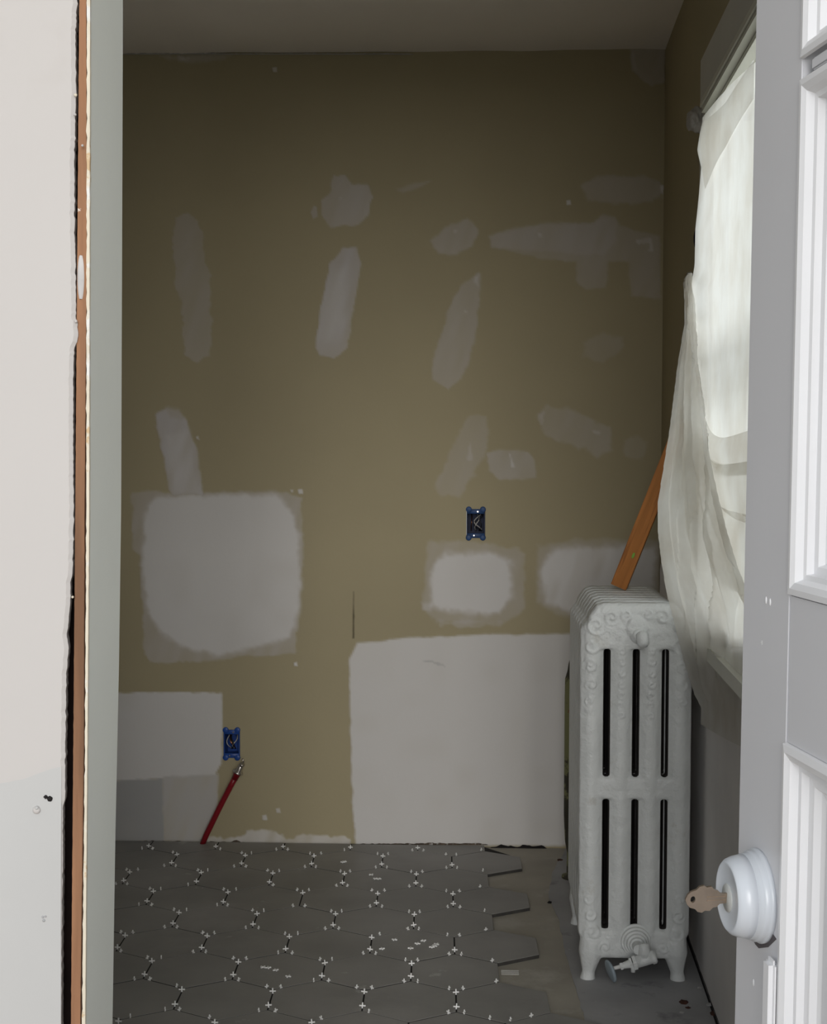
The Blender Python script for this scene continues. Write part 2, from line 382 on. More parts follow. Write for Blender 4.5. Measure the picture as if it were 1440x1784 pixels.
patch([([(308, 380), (325, 373), (345, 385), (352, 410), (356, 450), (366, 480), (368, 560), (366, 620), (345, 630), (322, 618), (315, 540), (306, 480), (303, 420)], GREY, .42, B)], seed=1)
patch([([(582, 306), (600, 305), (613, 320), (640, 322), (648, 345), (640, 375), (625, 392), (600, 392), (575, 398), (562, 375), (560, 350), (575, 335), (575, 318)], GREY, .6, B), ([(590, 343), (597, 343), (597, 349), (590, 349)], PALE, .6, 4)], seed=2, wob=4)
patch([([(546, 358), (552, 360), (553, 378), (545, 382), (541, 370)], GREY, .5, 3)], seed=3, wob=2, step=2)
patch([([(597, 432), (622, 430), (628, 460), (622, 500), (612, 560), (603, 605), (580, 625), (555, 620), (549, 600), (556, 555), (565, 500), (575, 460)], GREY, .82, B), ([(580, 470), (605, 465), (598, 560), (572, 590), (566, 540)], PALE, .35, 30)], seed=4, wob=4)
patch([([(750, 420), (770, 400), (800, 388), (815, 380), (832, 400), (822, 430), (795, 445), (765, 440)], GREY, .5, 7), ([(790, 400), (796, 400), (796, 406), (790, 406)], PALE, .6, 4)], seed=5, wob=5)
patch([([(835, 476), (834, 540), (825, 600), (805, 660), (780, 678), (752, 662), (754, 630), (775, 560), (790, 515), (810, 490)], GREY, .45, 5), ([(825, 480), (834, 480), (833, 498), (824, 492)], PALE, .5, 5), ([(808, 540), (814, 540), (814, 546), (808, 546)], PALE, .7, 4)], seed=6, wob=5)
patch([([(690, 330), (715, 322), (750, 316), (720, 330), (700, 337)], GREY, .35, 7)], seed=7, wob=4)
patch([([(1015, 325), (1040, 310), (1120, 308), (1153, 320), (1152, 345), (1100, 355), (1025, 350)], GREY, .38, 9), ([(1151, 325), (1155, 325), (1155, 348), (1151, 348)], PALE, .8, 3)], seed=8)
patch([([(853, 412), (880, 402), (940, 390), (1000, 388), (1035, 388), (1045, 376), (1070, 378), (1078, 395), (1150, 410), (1150, 520), (1100, 515), (1095, 455), (1060, 455), (1055, 500), (1020, 505), (1003, 490), (1005, 455), (950, 452), (900, 440), (855, 432)], GREY, .38, 6),
       ([(853, 412), (880, 404), (940, 392), (1030, 390), (1045, 378), (1070, 380), (1076, 420), (1050, 445), (960, 440), (900, 436), (856, 430)], GREY, .35, 6),
       ([(1106, 417), (1137, 412), (1136, 436), (1131, 436), (1130, 424), (1110, 428)], PALE, .6, 3), ([(937, 406), (944, 406), (944, 413), (937, 413)], PALE, .7, 3)], seed=9, wob=5)
patch([([(1015, 595), (1040, 583), (1085, 585), (1088, 605), (1050, 630), (1015, 622)], GREY, .24, 10)], seed=10)
patch([([(1097, 84), (1160, 82), (1160, 140), (1135, 152), (1118, 140), (1100, 125)], GREY, .42, 5), ([(1098, 88), (1104, 88), (1108, 122), (1102, 122)], PALE, .3, 5)], seed=11, wob=5)
patch([([(280, 97), (400, 94), (390, 102), (330, 110), (300, 106)], GREY, .33, 9), ([(310, 98), (330, 100), (326, 107), (312, 104)], PALE, .5, 5)], seed=12)
patch([([(937, 725), (950, 708), (990, 710), (1030, 730), (1060, 745), (1068, 785), (1040, 795), (1000, 775), (950, 760)], GREY, .33, 9), ([(938, 722), (946, 718), (948, 742), (940, 740)], PALE, .4, 5), ([(1032, 750), (1045, 752), (1044, 757), (1032, 756)], PALE, .5, 4)], seed=13)
patch([([(820, 725), (848, 725), (850, 780), (825, 830), (800, 865), (765, 865), (758, 845), (780, 800), (800, 750)], GREY, .33, 8), ([(816, 770), (821, 770), (821, 800), (816, 800)], PALE, .4, 5)], seed=14)
patch([([(848, 790), (870, 785), (920, 785), (930, 800), (932, 830), (910, 837), (870, 835), (850, 820)], GREY, .5, 5), ([(886, 790), (889, 789), (895, 813), (891, 813)], PALE, .7, 3)], seed=15, wob=4)
patch([([(1085, 765), (1110, 757), (1128, 770), (1120, 800), (1090, 795)], GREY, .22, 9)], seed=16)
patch([([(270, 722), (290, 710), (310, 715), (325, 735), (345, 790), (353, 850), (355, 864), (298, 864), (290, 820), (280, 770)], GREY, .88, 5), ([(290, 760), (330, 750), (348, 860), (302, 860)], PALE, .35, 14), ([(288, 708), (312, 712), (318, 730), (296, 728)], OLIVE, .3, 8)], seed=17, wob=4)
patch([([(230, 858), (500, 858), (525, 868), (528, 960), (520, 1050), (515, 1140), (440, 1142), (370, 1150), (260, 1155), (250, 1130), (248, 1060), (245, 970), (230, 960)], GREY, .5, 5),
       ([(255, 880), (275, 865), (350, 862), (480, 860), (505, 885), (520, 930), (525, 1000), (520, 1060), (505, 1110), (440, 1130), (380, 1143), (330, 1130), (280, 1105), (258, 1070), (248, 1000), (250, 930)], PALE, 1, 13)], seed=18, label='large square white skim patch on the left', wob=6)
patch([([(745, 945), (800, 941), (900, 955), (915, 965), (912, 1060), (880, 1085), (760, 1085), (735, 1060), (742, 1000)], GREY, .38, 8),
       ([(755, 985), (775, 962), (860, 965), (890, 975), (893, 1040), (870, 1070), (780, 1065), (750, 1055), (750, 1000)], PALE, 1, 15), ([(735, 1050), (752, 1052), (750, 1065), (737, 1062)], PALE, .5, 8), ([(765, 1082), (875, 1084), (870, 1091), (765, 1090)], GREY, .35, 6)], seed=19, wob=7)
patch([([(935, 950), (1000, 941), (1150, 940), (1150, 1095), (980, 1075), (935, 1050)], GREY, .36, 10),
       ([(940, 990), (965, 955), (1070, 950), (1140, 955), (1140, 1070), (1000, 1068), (950, 1050)], PALE, .95, 16)], seed=20)
patch([([(608, 1150), (622, 1120), (660, 1118), (700, 1112), (850, 1106), (1140, 1103), (1143, 1473), (620, 1473), (614, 1400), (610, 1250)], PALE, 1, 5), ([(735, 1152), (750, 1150), (772, 1158), (774, 1161), (748, 1153), (735, 1155)], COOL, .5, 2)], seed=21, wob=2.2, step=3, label='very large pale skim patch reaching down to the floor')
patch([([(190, 1207), (290, 1206), (387, 1207), (387, 1260), (385, 1330), (375, 1350), (280, 1357), (190, 1361)], PALE, 1, 3), ([(190, 1361), (284, 1356), (286, 1466), (190, 1466)], COOL, 1, 3), ([(284, 1353), (380, 1348), (378, 1405), (352, 1466), (286, 1466)], (.53, .51, .48), .9, 4)], seed=22, wob=2, label='stepped white and grey skim patch in the lower left corner')
patch([([(352, 1458), (420, 1457), (430, 1447), (470, 1449), (500, 1460), (545, 1454), (612, 1460), (612, 1474), (352, 1474)], (.62, .59, .54), .8, 5)], seed=23, wob=8, step=2)
patch([([(614.5, 1030), (617, 1030), (617, 1112), (614, 1112)], (.10, .085, .05), .75, 2.4)], seed=24, wob=1.2, step=1.5, h=.0001, label='thin dark vertical crack')
for k, (x, y) in enumerate([(343, 763), (508, 856), (523, 857), (514, 1157), (478, 122), (990, 353), (484, 1412), (460, 1424)]):
    patch([([(x-3, y-3), (x+3, y-4), (x+4, y+3), (x-2, y+3)], PALE, .8, 3)], seed=30+k, wob=3, step=1.5)
# rough broken edge where wall meets floor and ragged plaster lip at the ceiling
def ragged(name, x0, x1, ypx, w, mat_, zoff, seed, ycen=D-.003):
    bm = bmesh.new(); n = int((x1-x0)/4); ra = random.Random(seed); lo = []; hi = []; lf = []; hf = []
    for i in range(n+1):
        px = x0+(x1-x0)*i/n; p = atY(px, ypx, D); hh = w*(.4+1.0*abs(mnoise.noise(Vector((px*.05, seed, 0))))+.5*ra.random()); e = min(1, i/3, (n-i)/3)
        z = p.z+zoff; lo.append((p.x, z)); hi.append((p.x, z+hh*e)); 
    for (a, b), (c, d) in zip(zip(lo, hi), list(zip(lo, hi))[1:]):
        v = [bm.verts.new((q[0], ycen, q[1])) for q in (a, c, d, b)]; w2 = [bm.verts.new((q[0], ycen-.004, q[1])) for q in (a, c, d, b)]
        for k in range(4): bm.faces.new((v[k], v[(k+1) % 4], w2[(k+1) % 4], w2[k]))
        bm.faces.new(w2)
    bmesh.ops.remove_doubles(bm, verts=bm.verts, dist=1e-5)
    return obj(name, bm, mat_, wall_back)
ragged('broken_edge', 195, 350, 1466, .010, M_dirt, -.006, 1)
ragged('broken_edge', 350, 445, 1467, .009, M_dirt, -.006, 2)
ragged('broken_edge', 620, 850, 1469, .005, M_dirt, -.004, 3)
ragged('broken_edge', 848, 955, 1472, .013, M_black, -.012, 4)
ragged('plaster_lip', 214, 720, 94.5, .004, M_caulk, -.002, 5)

# ------------------------------------------------------------------ window in the right wall
win = struct(empty('window_1', rp((WY0+WY1)/2, WZ0, 0)))
def wpart(name, boxes_, m_, smooth=False):
    bm = bmesh.new()
    for b in boxes_: rbox(bm, *b)
    return pc(name, bm, m_, win)
CW = .095
wpart('casing', [(WY1, WY1+CW, WZ0-.10, WZ1+.135, -.0, .020)], M_case)
wpart('casing', [(WY0-CW, WY0, WZ0-.10, WZ1+.135, 0, .020)], M_case)
wpart('head_casing', [(WY0, WY1, WZ1, WZ1+.135, 0, .020)], M_case)
wpart('head_moulding', [(WY0, WY1+.002, WZ1+.014, WZ1+.022, .0205, .028), (WY0-.01, WY1+.004, WZ1+.001, WZ1+.010, .0205, .032), (WY0, WY1, WZ1-.012, WZ1-.003, .010, .028), (WY0, WY1, WZ1-.026, WZ1-.016, -.012, .012), (WY0, WY1, WZ1-.003, WZ1-.0005, -.012, .0195)], M_wframe)
wpart('head_jamb', [(WY0, WY1, WZ1-.018, WZ1-.0005, -.138, -.013), (WY0, WY1, WZ1-.034, WZ1-.0185, -.05, -.035), (WY0, WY1, WZ1-.034, WZ1-.0185, -.10, -.088)], M_wframe)
wpart('side_jamb', [(WY1-.016, WY1-.0005, WZ0, WZ1-.035, -.138, 0.0), (WY1-.03, WY1-.0165, WZ0, WZ1-.035, -.05, -.035)], M_wframe)
wpart('side_jamb', [(WY0+.0005, WY0+.016, WZ0, WZ1-.035, -.138, 0.0)], M_wframe)
wpart('window_sill', [(WY0-.03, WY1+.03, WZ0-.03, WZ0-.0005, .0005, .045), (WY0, WY1, WZ0+.0005, WZ0+.014, -.138, 0)], M_wframe)
ZM = (WZ0+WZ1)/2
for nm, z0, z1, oo in (('upper_sash', ZM-.01, WZ1-.035, -.105), ('lower_sash', WZ0+.015, ZM+.02, -.075)):
    y0, y1 = WY0+.017, WY1-.031; s = .038
    o = wpart(nm, [(y0, y0+s, z0, z1, oo-.022, oo), (y1-s, y1, z0, z1, oo-.022, oo), (y0+s, y1-s, z0, z0+s, oo-.022, oo), (y0+s, y1-s, z1-s, z1, oo-.022, oo)], M_wframe)
    bm = bmesh.new(); rbox(bm, y0+s, y1-s, z0+s, z1-s, oo-.013, oo-.009)
    g_ = obj('pane', bm, M_glass, o)
    g_.matrix_parent_inverse = Matrix.Translation(-ploc(win))
# crumpled grey paper / masking stuck at the corner of the casing
bm = bmesh.new(); bmesh.ops.create_icosphere(bm, subdivisions=4, radius=1)
pA = atPlane(1207, 216, rp(3.6, 0, .03), Vector((1, -AW, 0)).normalized())
for v in bm.verts:
    c = v.co.copy(); f = 1+.35*mnoise.noise(c*1.7)+.15*mnoise.noise(c*5)
    v.co = Vector((c.x*.020*f, c.y*.055*f, c.z*.030*f-.02*c.y*f*-1))
for v in bm.verts: v.co.z += -.25*v.co.y if v.co.y > 0 else .2*abs(v.co.y)
for v in bm.verts: v.co += Vector((pA.x, 3.60, pA.z))
t = obj('crumpled_paper', bm, M_tape, smooth=True); tag(t, 'crumpled grey paper stuck on the top far corner of the window casing', 'paper')
for v in t.data.vertices: v.co = v.co
# navy strip tucked beside the casing
bm = bmesh.new()
a0 = atPlane(1206, 400, rp(3.5, 0, .03), Vector((1, -AW, 0)).normalized()); a1 = atPlane(1200, 476, rp(3.5, 0, .03), Vector((1, -AW, 0)).normalized())
rows = []
for k in range(9):
    t_ = k/8; z = lerp(a0.z, a1.z, t_); w = lerp(.004, .040, t_); yy = 3.605
    rows.append([bm.verts.new((xr(yy)-.021-.006*math.sin(t_*5)-q*.006, yy+w*.3-w*q, z)) for q in (0, .5, 1)])
for r0, r1 in zip(rows, rows[1:]):
    for q in range(2): bm.faces.new((r0[q], r0[q+1], r1[q+1], r1[q]))
bmesh.ops.solidify(bm, geom=bm.faces[:], thickness=.003)
tag(obj('cloth_scrap', bm, M_navy), 'narrow navy blue cloth scrap behind the curtain edge above the gather', 'cloth')

# ------------------------------------------------------------------ curtain
def pld(pts, X, Y):   # distance to polyline
    d = np.full(X.shape, 1e9); sgn = np.zeros(X.shape)
    for (a, b) in zip(pts, pts[1:]):
        a = np.array(a, float); b = np.array(b, float); e = b-a; t = np.clip(((X-a[0])*e[0]+(Y-a[1])*e[1])/(e@e), 0, 1)
        dd = np.hypot(X-a[0]-e[0]*t, Y-a[1]-e[1]*t); s = np.sign((X-a[0])*e[1]-(Y-a[1])*e[0])
        sgn = np.where(dd < d, s, sgn); d = np.minimum(d, dd)
    return d, sgn
def sheet(L, R, y0, y1, folds, nu, nv, Yl, Yr, creases, amp, phase):
    U, V = np.meshgrid(np.linspace(0, 1, nu+1), np.linspace(0, 1, nv+1), indexing='ij')
    PY = y0(U)+(y1(U)-y0(U))*V
    LX = np.vectorize(lambda y: interp(L, y))(PY); RX = np.vectorize(lambda y: interp(R, y))(PY)
    PX = LX+(RX-LX)*U
    off = amp*np.sin(U*folds*6.283+phase+V*1.3)*np.clip(V*3, .15, 1)+.35*amp*np.sin(U*folds*15+V*3)
    for pts, A_, w in creases:
        d, s = pld(pts, PX, PY); off += A_*np.exp(-(d/w)**2)*np.where(s > 0, 1, -.25)-A_*.5*np.exp(-(d/(w*.35))**2)
    off += .005*vnoise(PX, PY, 40, 5)+.0025*vnoise(PX, PY, 14, 6)
    bm = bmesh.new(); g = []
    for i in range(nu+1):
        row = []
        for j in range(nv+1):
            px, py = PX[i, j], PY[i, j]; Yv = Yl(py)+(Yr(py)-Yl(py))*((px-1150)/150 if False else U[i, j])
            p = atY(px, py, Yv); o_ = off[i, j]*min(1, 6*U[i, j]+.1)*min(1, 8*(1-U[i, j])+.1)
            q = p+Vector((-o_*.9, -o_*.35, 0)); q.x = min(q.x, xr(q.y)-.031); row.append(bm.verts.new(q))
        g.append(row)
    for i in range(nu):
        for j in range(nv): bm.faces.new((g[i][j], g[i+1][j], g[i+1][j+1], g[i][j+1]))
    return bm
cur = empty('curtain', rp(3.2, WZ1, .03))
tag(cur, 'sheer off white curtain gathered on the window casing and bulging over the radiator', 'curtain')
upL = [(100, 1296), (190, 1240), (200, 1226), (230, 1219), (262, 1214), (292, 1221), (340, 1217), (400, 1211), (460, 1210), (500, 1204), (560, 1208), (640, 1213), (720, 1222), (780, 1230), (850, 1244), (930, 1264), (1000, 1286), (1060, 1308), (1300, 1320)]
upR = [(60, 1330), (1300, 1330)]
bm = sheet(upL, upR, lambda U: 205-102*U, lambda U: 1130+U*0, 3.5, 60, 150, lambda y: 3.46, lambda y: 2.66,
    [([(1318, 120), (1262, 215), (1235, 300)], .010, 10), ([(1302, 180), (1282, 400), (1262, 560)], .006, 7), ([(1270, 300), (1262, 500), (1245, 640)], .006, 8),
     ([(1205, 500), (1215, 620), (1232, 720), (1262, 775), (1330, 765)], .020, 16), ([(1212, 560), (1228, 740), (1255, 800), (1330, 842)], .014, 12), ([(1220, 640), (1238, 800), (1275, 880), (1330, 905)], .012, 12), ([(1285, 640), (1290, 730), (1320, 770)], .008, 9)], .007, .4)
pc('upper_sheet', bm, M_cloth, cur, True)
def swag(top, bot, nu=60, nv=10, off0=.010, A_=.010):
    bm = bmesh.new(); g = []
    def along(pts, t):
        Ls = [math.dist(a, b) for a, b in zip(pts, pts[1:])]; tot = sum(Ls)*t
        for (a, b), l in zip(zip(pts, pts[1:]), Ls):
            if tot <= l or (a, b) == (pts[-2], pts[-1]): q = min(1, tot/l); return a[0]+(b[0]-a[0])*q, a[1]+(b[1]-a[1])*q
            tot -= l
    def cat(pts):      # smooth the guide polyline
        out = []; P_ = [pts[0]]+pts+[pts[-1]]
        for i in range(len(pts)-1):
            p0, p1, p2, p3 = P_[i], P_[i+1], P_[i+2], P_[i+3]
            for k in range(8):
                t = k/8; out.append(tuple(.5*((2*p1[q])+(-p0[q]+p2[q])*t+(2*p0[q]-5*p1[q]+4*p2[q]-p3[q])*t*t+(-p0[q]+3*p1[q]-3*p2[q]+p3[q])*t**3) for q in (0, 1)))
        return out+[pts[-1]]
    top, bot = cat(top), cat(bot)
    for i in range(nu+1):
        t = i/nu; a = along(top, t); b = along(bot, t); row = []
        for j in range(nv+1):
            v = j/nv; px = a[0]+(b[0]-a[0])*v; py = a[1]+(b[1]-a[1])*v
            Yv = 3.47-(3.47-2.70)*max(0, min(1, (px-1205)/115)); p = atY(px, py, Yv)
            o_ = off0+A_*math.sin(v*math.pi)**.7+.002*math.sin(t*9+v*5); q = p+Vector((-o_, -o_*.4, 0)); q.x = min(q.x, xr(q.y)-.034); row.append(bm.verts.new(q))
        g.append(row)
    for i in range(nu):
        for j in range(nv): bm.faces.new((g[i][j], g[i+1][j], g[i+1][j+1], g[i][j+1]))
    pc('fold', bm, M_cloth, cur, True)
swag([(1206, 505), (1216, 640), (1232, 722), (1262, 762), (1335, 745)], [(1207, 530), (1219, 685), (1238, 790), (1268, 826), (1335, 826)])
swag([(1213, 640), (1226, 740), (1250, 800), (1285, 808), (1335, 800)], [(1214, 660), (1231, 800), (1256, 870), (1292, 902), (1335, 915)], off0=.013)
swag([(1224, 740), (1240, 830), (1262, 880), (1335, 900)], [(1226, 760), (1246, 890), (1282, 990), (1335, 1090)], off0=.012)
swag([(1228, 212), (1262, 184), (1320, 104)], [(1229, 330), (1264, 262), (1322, 170)], off0=.004, A_=.006)
dL = [(476, 1199), (486, 1191), (520, 1192), (560, 1193), (640, 1180), (740, 1168), (830, 1154), (880, 1146), (930, 1147), (980, 1153), (1030, 1161), (1070, 1171), (1110, 1181), (1160, 1194), (1210, 1210), (1250, 1230), (1275, 1262), (1300, 1284)]
dR = [(476, 1204), (500, 1209), (560, 1213), (640, 1217), (720, 1226), (780, 1234), (850, 1248), (930, 1268), (1000, 1290), (1060, 1312), (1300, 1330)]
bm = sheet(dL, dR, lambda U: 476+0*U, lambda U: 1262+42*U, 4.0, 70, 150, lambda y: lerp(3.50, 3.36, min(1, (y-476)/420)), lambda y: lerp(3.46, 2.72, max(0, min(1, (y-476)/520))),
    [([(1200, 490), (1192, 700), (1180, 900), (1190, 1100)], .006, 8), ([(1204, 520), (1212, 760), (1205, 1000), (1218, 1150)], .008, 8), ([(1206, 560), (1228, 820), (1236, 1000), (1252, 1200)], .010, 10),
     ([(1240, 860), (1262, 960), (1330, 1060)], .010, 10), ([(1250, 1130), (1285, 1190), (1330, 1210)], .008, 12)], .007, 1.1)
pc('lower_drape', bm, M_cloth, cur, True)
# small gathered loop over the hook
bm = bmesh.new(); hk = atY(1199, 482, 3.49)
for k in range(4):
    pts = [hk+Vector((-.006+.004*k, 0, -.05)), hk+Vector((-.008+.004*k, .002, -.015)), hk+Vector((-.002+.003*k, .003, .006+.001*k)), hk+Vector((.008+.001*k, .003, -.01)), hk+Vector((.012+.002*k, 0, -.055))]
    tube(bm, pts, [.003, .005, .005, .005, .003], 8)
pc('gathered_loop', bm, M_cloth, cur, True)

# ------------------------------------------------------------------ radiator
f0 = atZ(1030, 1713, -.009); YF = f0.y+.01; XC = .4*YF/3.48; XC = (atY(1108, 1240, YF)).x
ZT = atY(1100, 1044, YF).z
def zz(py): return atY(1110, py, YF).z
hw = .125; sp = .0705; tr = .0305
NS = 8; PITCH_ = .0580
def section_mesh(ends):
    bm = bmesh.new()
    zb, zs0, zs1, zs2, zs3 = .052, zz(1612), zz(1390), zz(1347), zz(1128)
    zt = ZT
    # tubes
    for k in (-1.5, -.5, .5, 1.5):
        x = k*sp; lathe(bm, [(0, .02), (.01, .0275), (zt-.16, .0275), (zt-.15, .02)], (x, 0, .10), (0, 0, 1), 20, sx=1, sy=1)
        bx(bm, x-.0297, x+.0297, -.017, .0300, .11, zt-.06, .010, 3)
    bx(bm, -hw, hw, -.024, .024, zb+.004, zs0-.004, .010, 3)
    bx(bm, -hw, hw, -.0235, .0235, zs1+.003, zs2-.003, .008, 3)
    # shouldered top
    prof = [(-hw, zs3+.004), (hw, zs3+.004), (hw, zt-.062), (hw-.010, zt-.030), (hw-.028, zt-.006), (hw-.045, zt), (-hw+.045, zt), (-hw+.028, zt-.006), (-hw+.010, zt-.030), (-hw, zt-.062)]
    lay = []
    for y_, dd_ in ((-.0245, .020), (-.022, .009), (-.015, .002), (0, 0), (.015, .002), (.022, .009), (.0245, .020)):
        lay.append([bm.verts.new((x*(1-dd_*1.6), y_, z-(dd_ if z > zt-.1 else 0))) for x, z in prof])
    bm.faces.new(lay[0]); bm.faces.new(lay[-1])
    for a, b in zip(lay, lay[1:]):
        for k in range(len(prof)): bm.faces.new((a[k], a[(k+1) % len(prof)], b[(k+1) % len(prof)], b[k]))
    # nipples joining the sections
    for z in (.11, zt-.06): lathe(bm, [(-.0305, .024), (.0305, .024)], (0, 0, z), (0, 1, 0), 20)
    if ends:
        for s in (-1, 1):
            lathe(bm, [(0, .017), (.006, .020), (.016, .0185), (.028, .016), (.045, .021), (.075, .030), (.11, .030)], (s*(hw-.014), -.002, -.009), (-s*.10, 0, 1), 18)
            bx(bm, s*(hw-.030)-.03, s*(hw-.030)+.03, -.018, .018, .055, .10, .01, 2)
    for f in bm.faces: f.normal_update()
    bmesh.ops.recalc_face_normals(bm, faces=bm.faces)
    me = bpy.data.meshes.new('tmp'); bm.to_mesh(me); bm.free()
    o = bpy.data.objects.new('tmp', me); COL.objects.link(o)
    r = o.modifiers.new('r', 'REMESH'); r.mode = 'VOXEL'; r.voxel_size = .0032
    s = o.modifiers.new('s', 'SMOOTH'); s.factor = .6; s.iterations = 5
    dg = bpy.context.evaluated_depsgraph_get(); me2 = bpy.data.meshes.new_from_object(o.evaluated_get(dg))
    bpy.data.objects.remove(o)
    for p in me2.polygons: p.use_smooth = True
    me2.name = 'radiator_section'; return me2
zs_lo, zs_hi = zz(1612)-.016, zz(1128)+.012
rad = empty('radiator', (XC, YF, -.009)); tag(rad, 'tall white cast iron column radiator with chipped ornate paint beside the window', 'radiator')
mE = section_mesh(True); mM = section_mesh(False)
# raised scroll ornament, embossed by moving the vertices of the end section outward
co = np.empty(len(mE.vertices)*3, np.float32); mE.vertices.foreach_get('co', co); co = co.reshape(-1, 3); nr = np.empty(len(mE.vertices)*3, np.float32); mE.vertices.foreach_get('normal', nr); nr = nr.reshape(-1, 3)
x, z = co[:, 0], co[:, 2]
def spiral(cx, cz, r, ph, turns=1.5):
    dx = x-cx; dz = z-cz; rr = np.hypot(dx, dz); th = np.arctan2(dz, dx)
    return np.exp(-((((rr/r*turns-(th+ph)/6.283) % 1)-.5)/.16)**2)*np.clip((r-rr)/(.3*r), 0, 1)
emb = np.zeros(len(x))
for s in (-1, 1):
    for (cx, cz, r) in ((.098, ZT-.055, .028), (.060, ZT-.035, .022), (.108, ZT-.105, .024), (.112, ZT-.155, .020), (.108, ZT-.20, .018), (.112, ZT-.24, .014), (.025, ZT-.030, .016), (.100, .12, .024), (.108, .165, .020), (.112, .205, .016), (.07, .085, .018)):
        emb = np.maximum(emb, spiral(s*cx, cz, r, s*1.3+cz*30))
for k in range(7):
    for s in (-1, 1): emb = np.maximum(emb, spiral(s*.036, ZT-.12-k*.026, .012, k, 1))
emb *= (nr[:, 1] < .3)
co = co+nr*(emb*.0042)[:, None]; mE.vertices.foreach_set('co', co.astype(np.float32).ravel()); mE.update()
M_slotshade = mat('dark_slot_shade', (.035, .03, .028), .8, var=.3, nscale=20)
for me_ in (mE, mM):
    me_.materials.append(M_rad); me_.materials.append(M_slotshade)
    for p in me_.polygons:      # shade inside the slots put in as dark colour on these faces
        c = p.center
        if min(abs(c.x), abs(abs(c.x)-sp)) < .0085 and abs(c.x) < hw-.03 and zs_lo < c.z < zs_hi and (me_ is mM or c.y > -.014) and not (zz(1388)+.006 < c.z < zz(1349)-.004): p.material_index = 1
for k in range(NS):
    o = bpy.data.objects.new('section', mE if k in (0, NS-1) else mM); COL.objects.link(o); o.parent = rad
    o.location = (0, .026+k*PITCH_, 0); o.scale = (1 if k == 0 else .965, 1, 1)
# lower bushing with stepped rings
zb_ = zz(1640)+.009
bm = bmesh.new(); prof = [(0, .041)]
for k in range(5):
    r = .042-.0060*k; prof += [(.0078*k+.001, r), (.0078*k+.0050, r-.0006), (.0078*k+.0062, r-.0050), (.0078*k+.0075, r-.0055)]
prof += [(.042, .0125), (.066, .0125)]
lathe(bm, prof, (.004, 0.006, zb_), (0, -1, 0), 36); obj('bushing', bm, M_rad, rad)
vl = empty('valve'); vl.parent = rad; vl.location = (.004, -.062, zb_-.030)
def V(px, py, dy=-.062):
    p = atY(px, py, YF+dy); return p-Vector((XC, YF, -.009))-vl.location
ax = (V(1062, 1689)-V(1143, 1666)).normalized(); st = V(1143, 1666)
bm = bmesh.new()
lathe(bm, [(0, .012), (.004, .016), (.012, .0165), (.013, .014), (.030, .0145), (.050, .0145)], st, ax, 24)
lathe(bm, [(0, .0145), (.03, .0145), (.034, .012)], st+ax*.03+Vector((0, .0, .004)), Vector((0, .3, 1)), 20)
lathe(bm, [(0, .006), (.022, .0055)], st+ax*.058, Vector((0, 0, -1)), 12)
obj('valve_body', bm, M_rad, vl, True)
bm = bmesh.new(); lathe(bm, [(.050, .0185), (.058, .0185)], st, ax, 6); lathe(bm, [(.060, .015), (.066, .015)], st, ax, 6); lathe(bm, [(.066, .010), (.084, .007)], st, ax, 16)
lathe(bm, [(.084, .009), (.090, .009)], st, ax, 6); obj('packing_nut', bm, M_rad, vl)
bm = bmesh.new(); lathe(bm, [(.090, .0045), (.112, .0045)], st, ax, 12); obj('stem', bm, M_plast, vl, True)
bm = bmesh.new(); wa = (ax+Vector((0, -.28, .0))).normalized(); lathe(bm, [(0, .004), (.0, .024), (.002, .027), (.006, .027), (.008, .023), (.009, .004)], st+ax*.110+Vector((0, 0, -.004)), wa, 32)
o = obj('handwheel', bm, mat('blue_grey_wheel', (.28, .34, .38), .4, var=.1), vl, True); o['label'] = 'blue-grey round handwheel seen edge on'
# air vent near the top
av = V(1113, 1106, 0)+vl.location
bm = bmesh.new(); lathe(bm, [(0, .024), (.005, .023), (.007, .017), (.014, .0155), (.017, .012)], (av.x, .004, av.z), (0, -1, 0), 24)
lathe(bm, [(0, .009), (.004, .0135), (.012, .0150), (.030, .0140), (.036, .010), (.038, .004)], (av.x+.003, -.016, av.z+.008), (.12, -.45, -.9), 18)
obj('air_vent', bm, M_rad, rad, True)
# old pipe behind the radiator
pb = atZ(986, 1531, -.011); pt = atY(988, 1150, pb.y)
bm = bmesh.new()
cx_ = pb.x+.017; lathe(bm, [(0, .030), (.012, .030), (.014, .016), (.08, .0155), (.12, .022), (.2, .025), (pt.z-.10, .0265), (pt.z-.045, .026), (pt.z-.02, .018), (pt.z, .016), (pt.z+.012, .012)], (cx_, pb.y, -.0115), (0, 0, 1), 28)
for v in bm.verts: v.co += Vector((.0025*mnoise.noise(v.co*40), .0025*mnoise.noise(v.co*40+Vector((9, 0, 0))), 0))
tag(obj('old_pipe', bm, M_pipe, smooth=True), 'old capped iron pipe with flaking olive paint standing just left behind the radiator', 'pipe')

# wooden stick leaning from radiator top to the window casing, behind the curtain
zr = ZT-.009
b0 = atZ(1082, 1028, zr+.006); b0.y = min(b0.y, YF+.45); b0 = atZ(1078, 1024, zr+.006)
dz_ = zr+.004-b0.z
e0 = atY(1170, 793, 3.66)
dir_ = (e0-b0).normalized(); Ls = .60
for tt in np.linspace(.3, 1.2, 200):
    q = b0+dir_*tt
    if q.x+.012 > xr(q.y)-.034: Ls = tt; break
bm = bmesh.new(); side = dir_.cross(Vector((0, 1, 0))).normalized(); nrm = side.cross(dir_)
side = (side*math.cos(.25)+nrm*math.sin(.25)).normalized(); nrm = side.cross(dir_).normalized()
if nrm.y > 0: nrm = -nrm
stick = empty('wood_stick', b0); tag(stick, 'orange-brown wooden batten leaning from the radiator top up behind the curtain', 'stick')
Mloc = Matrix((dir_, side, nrm)).transposed().to_4x4()
hw_, ht = .0215, .011
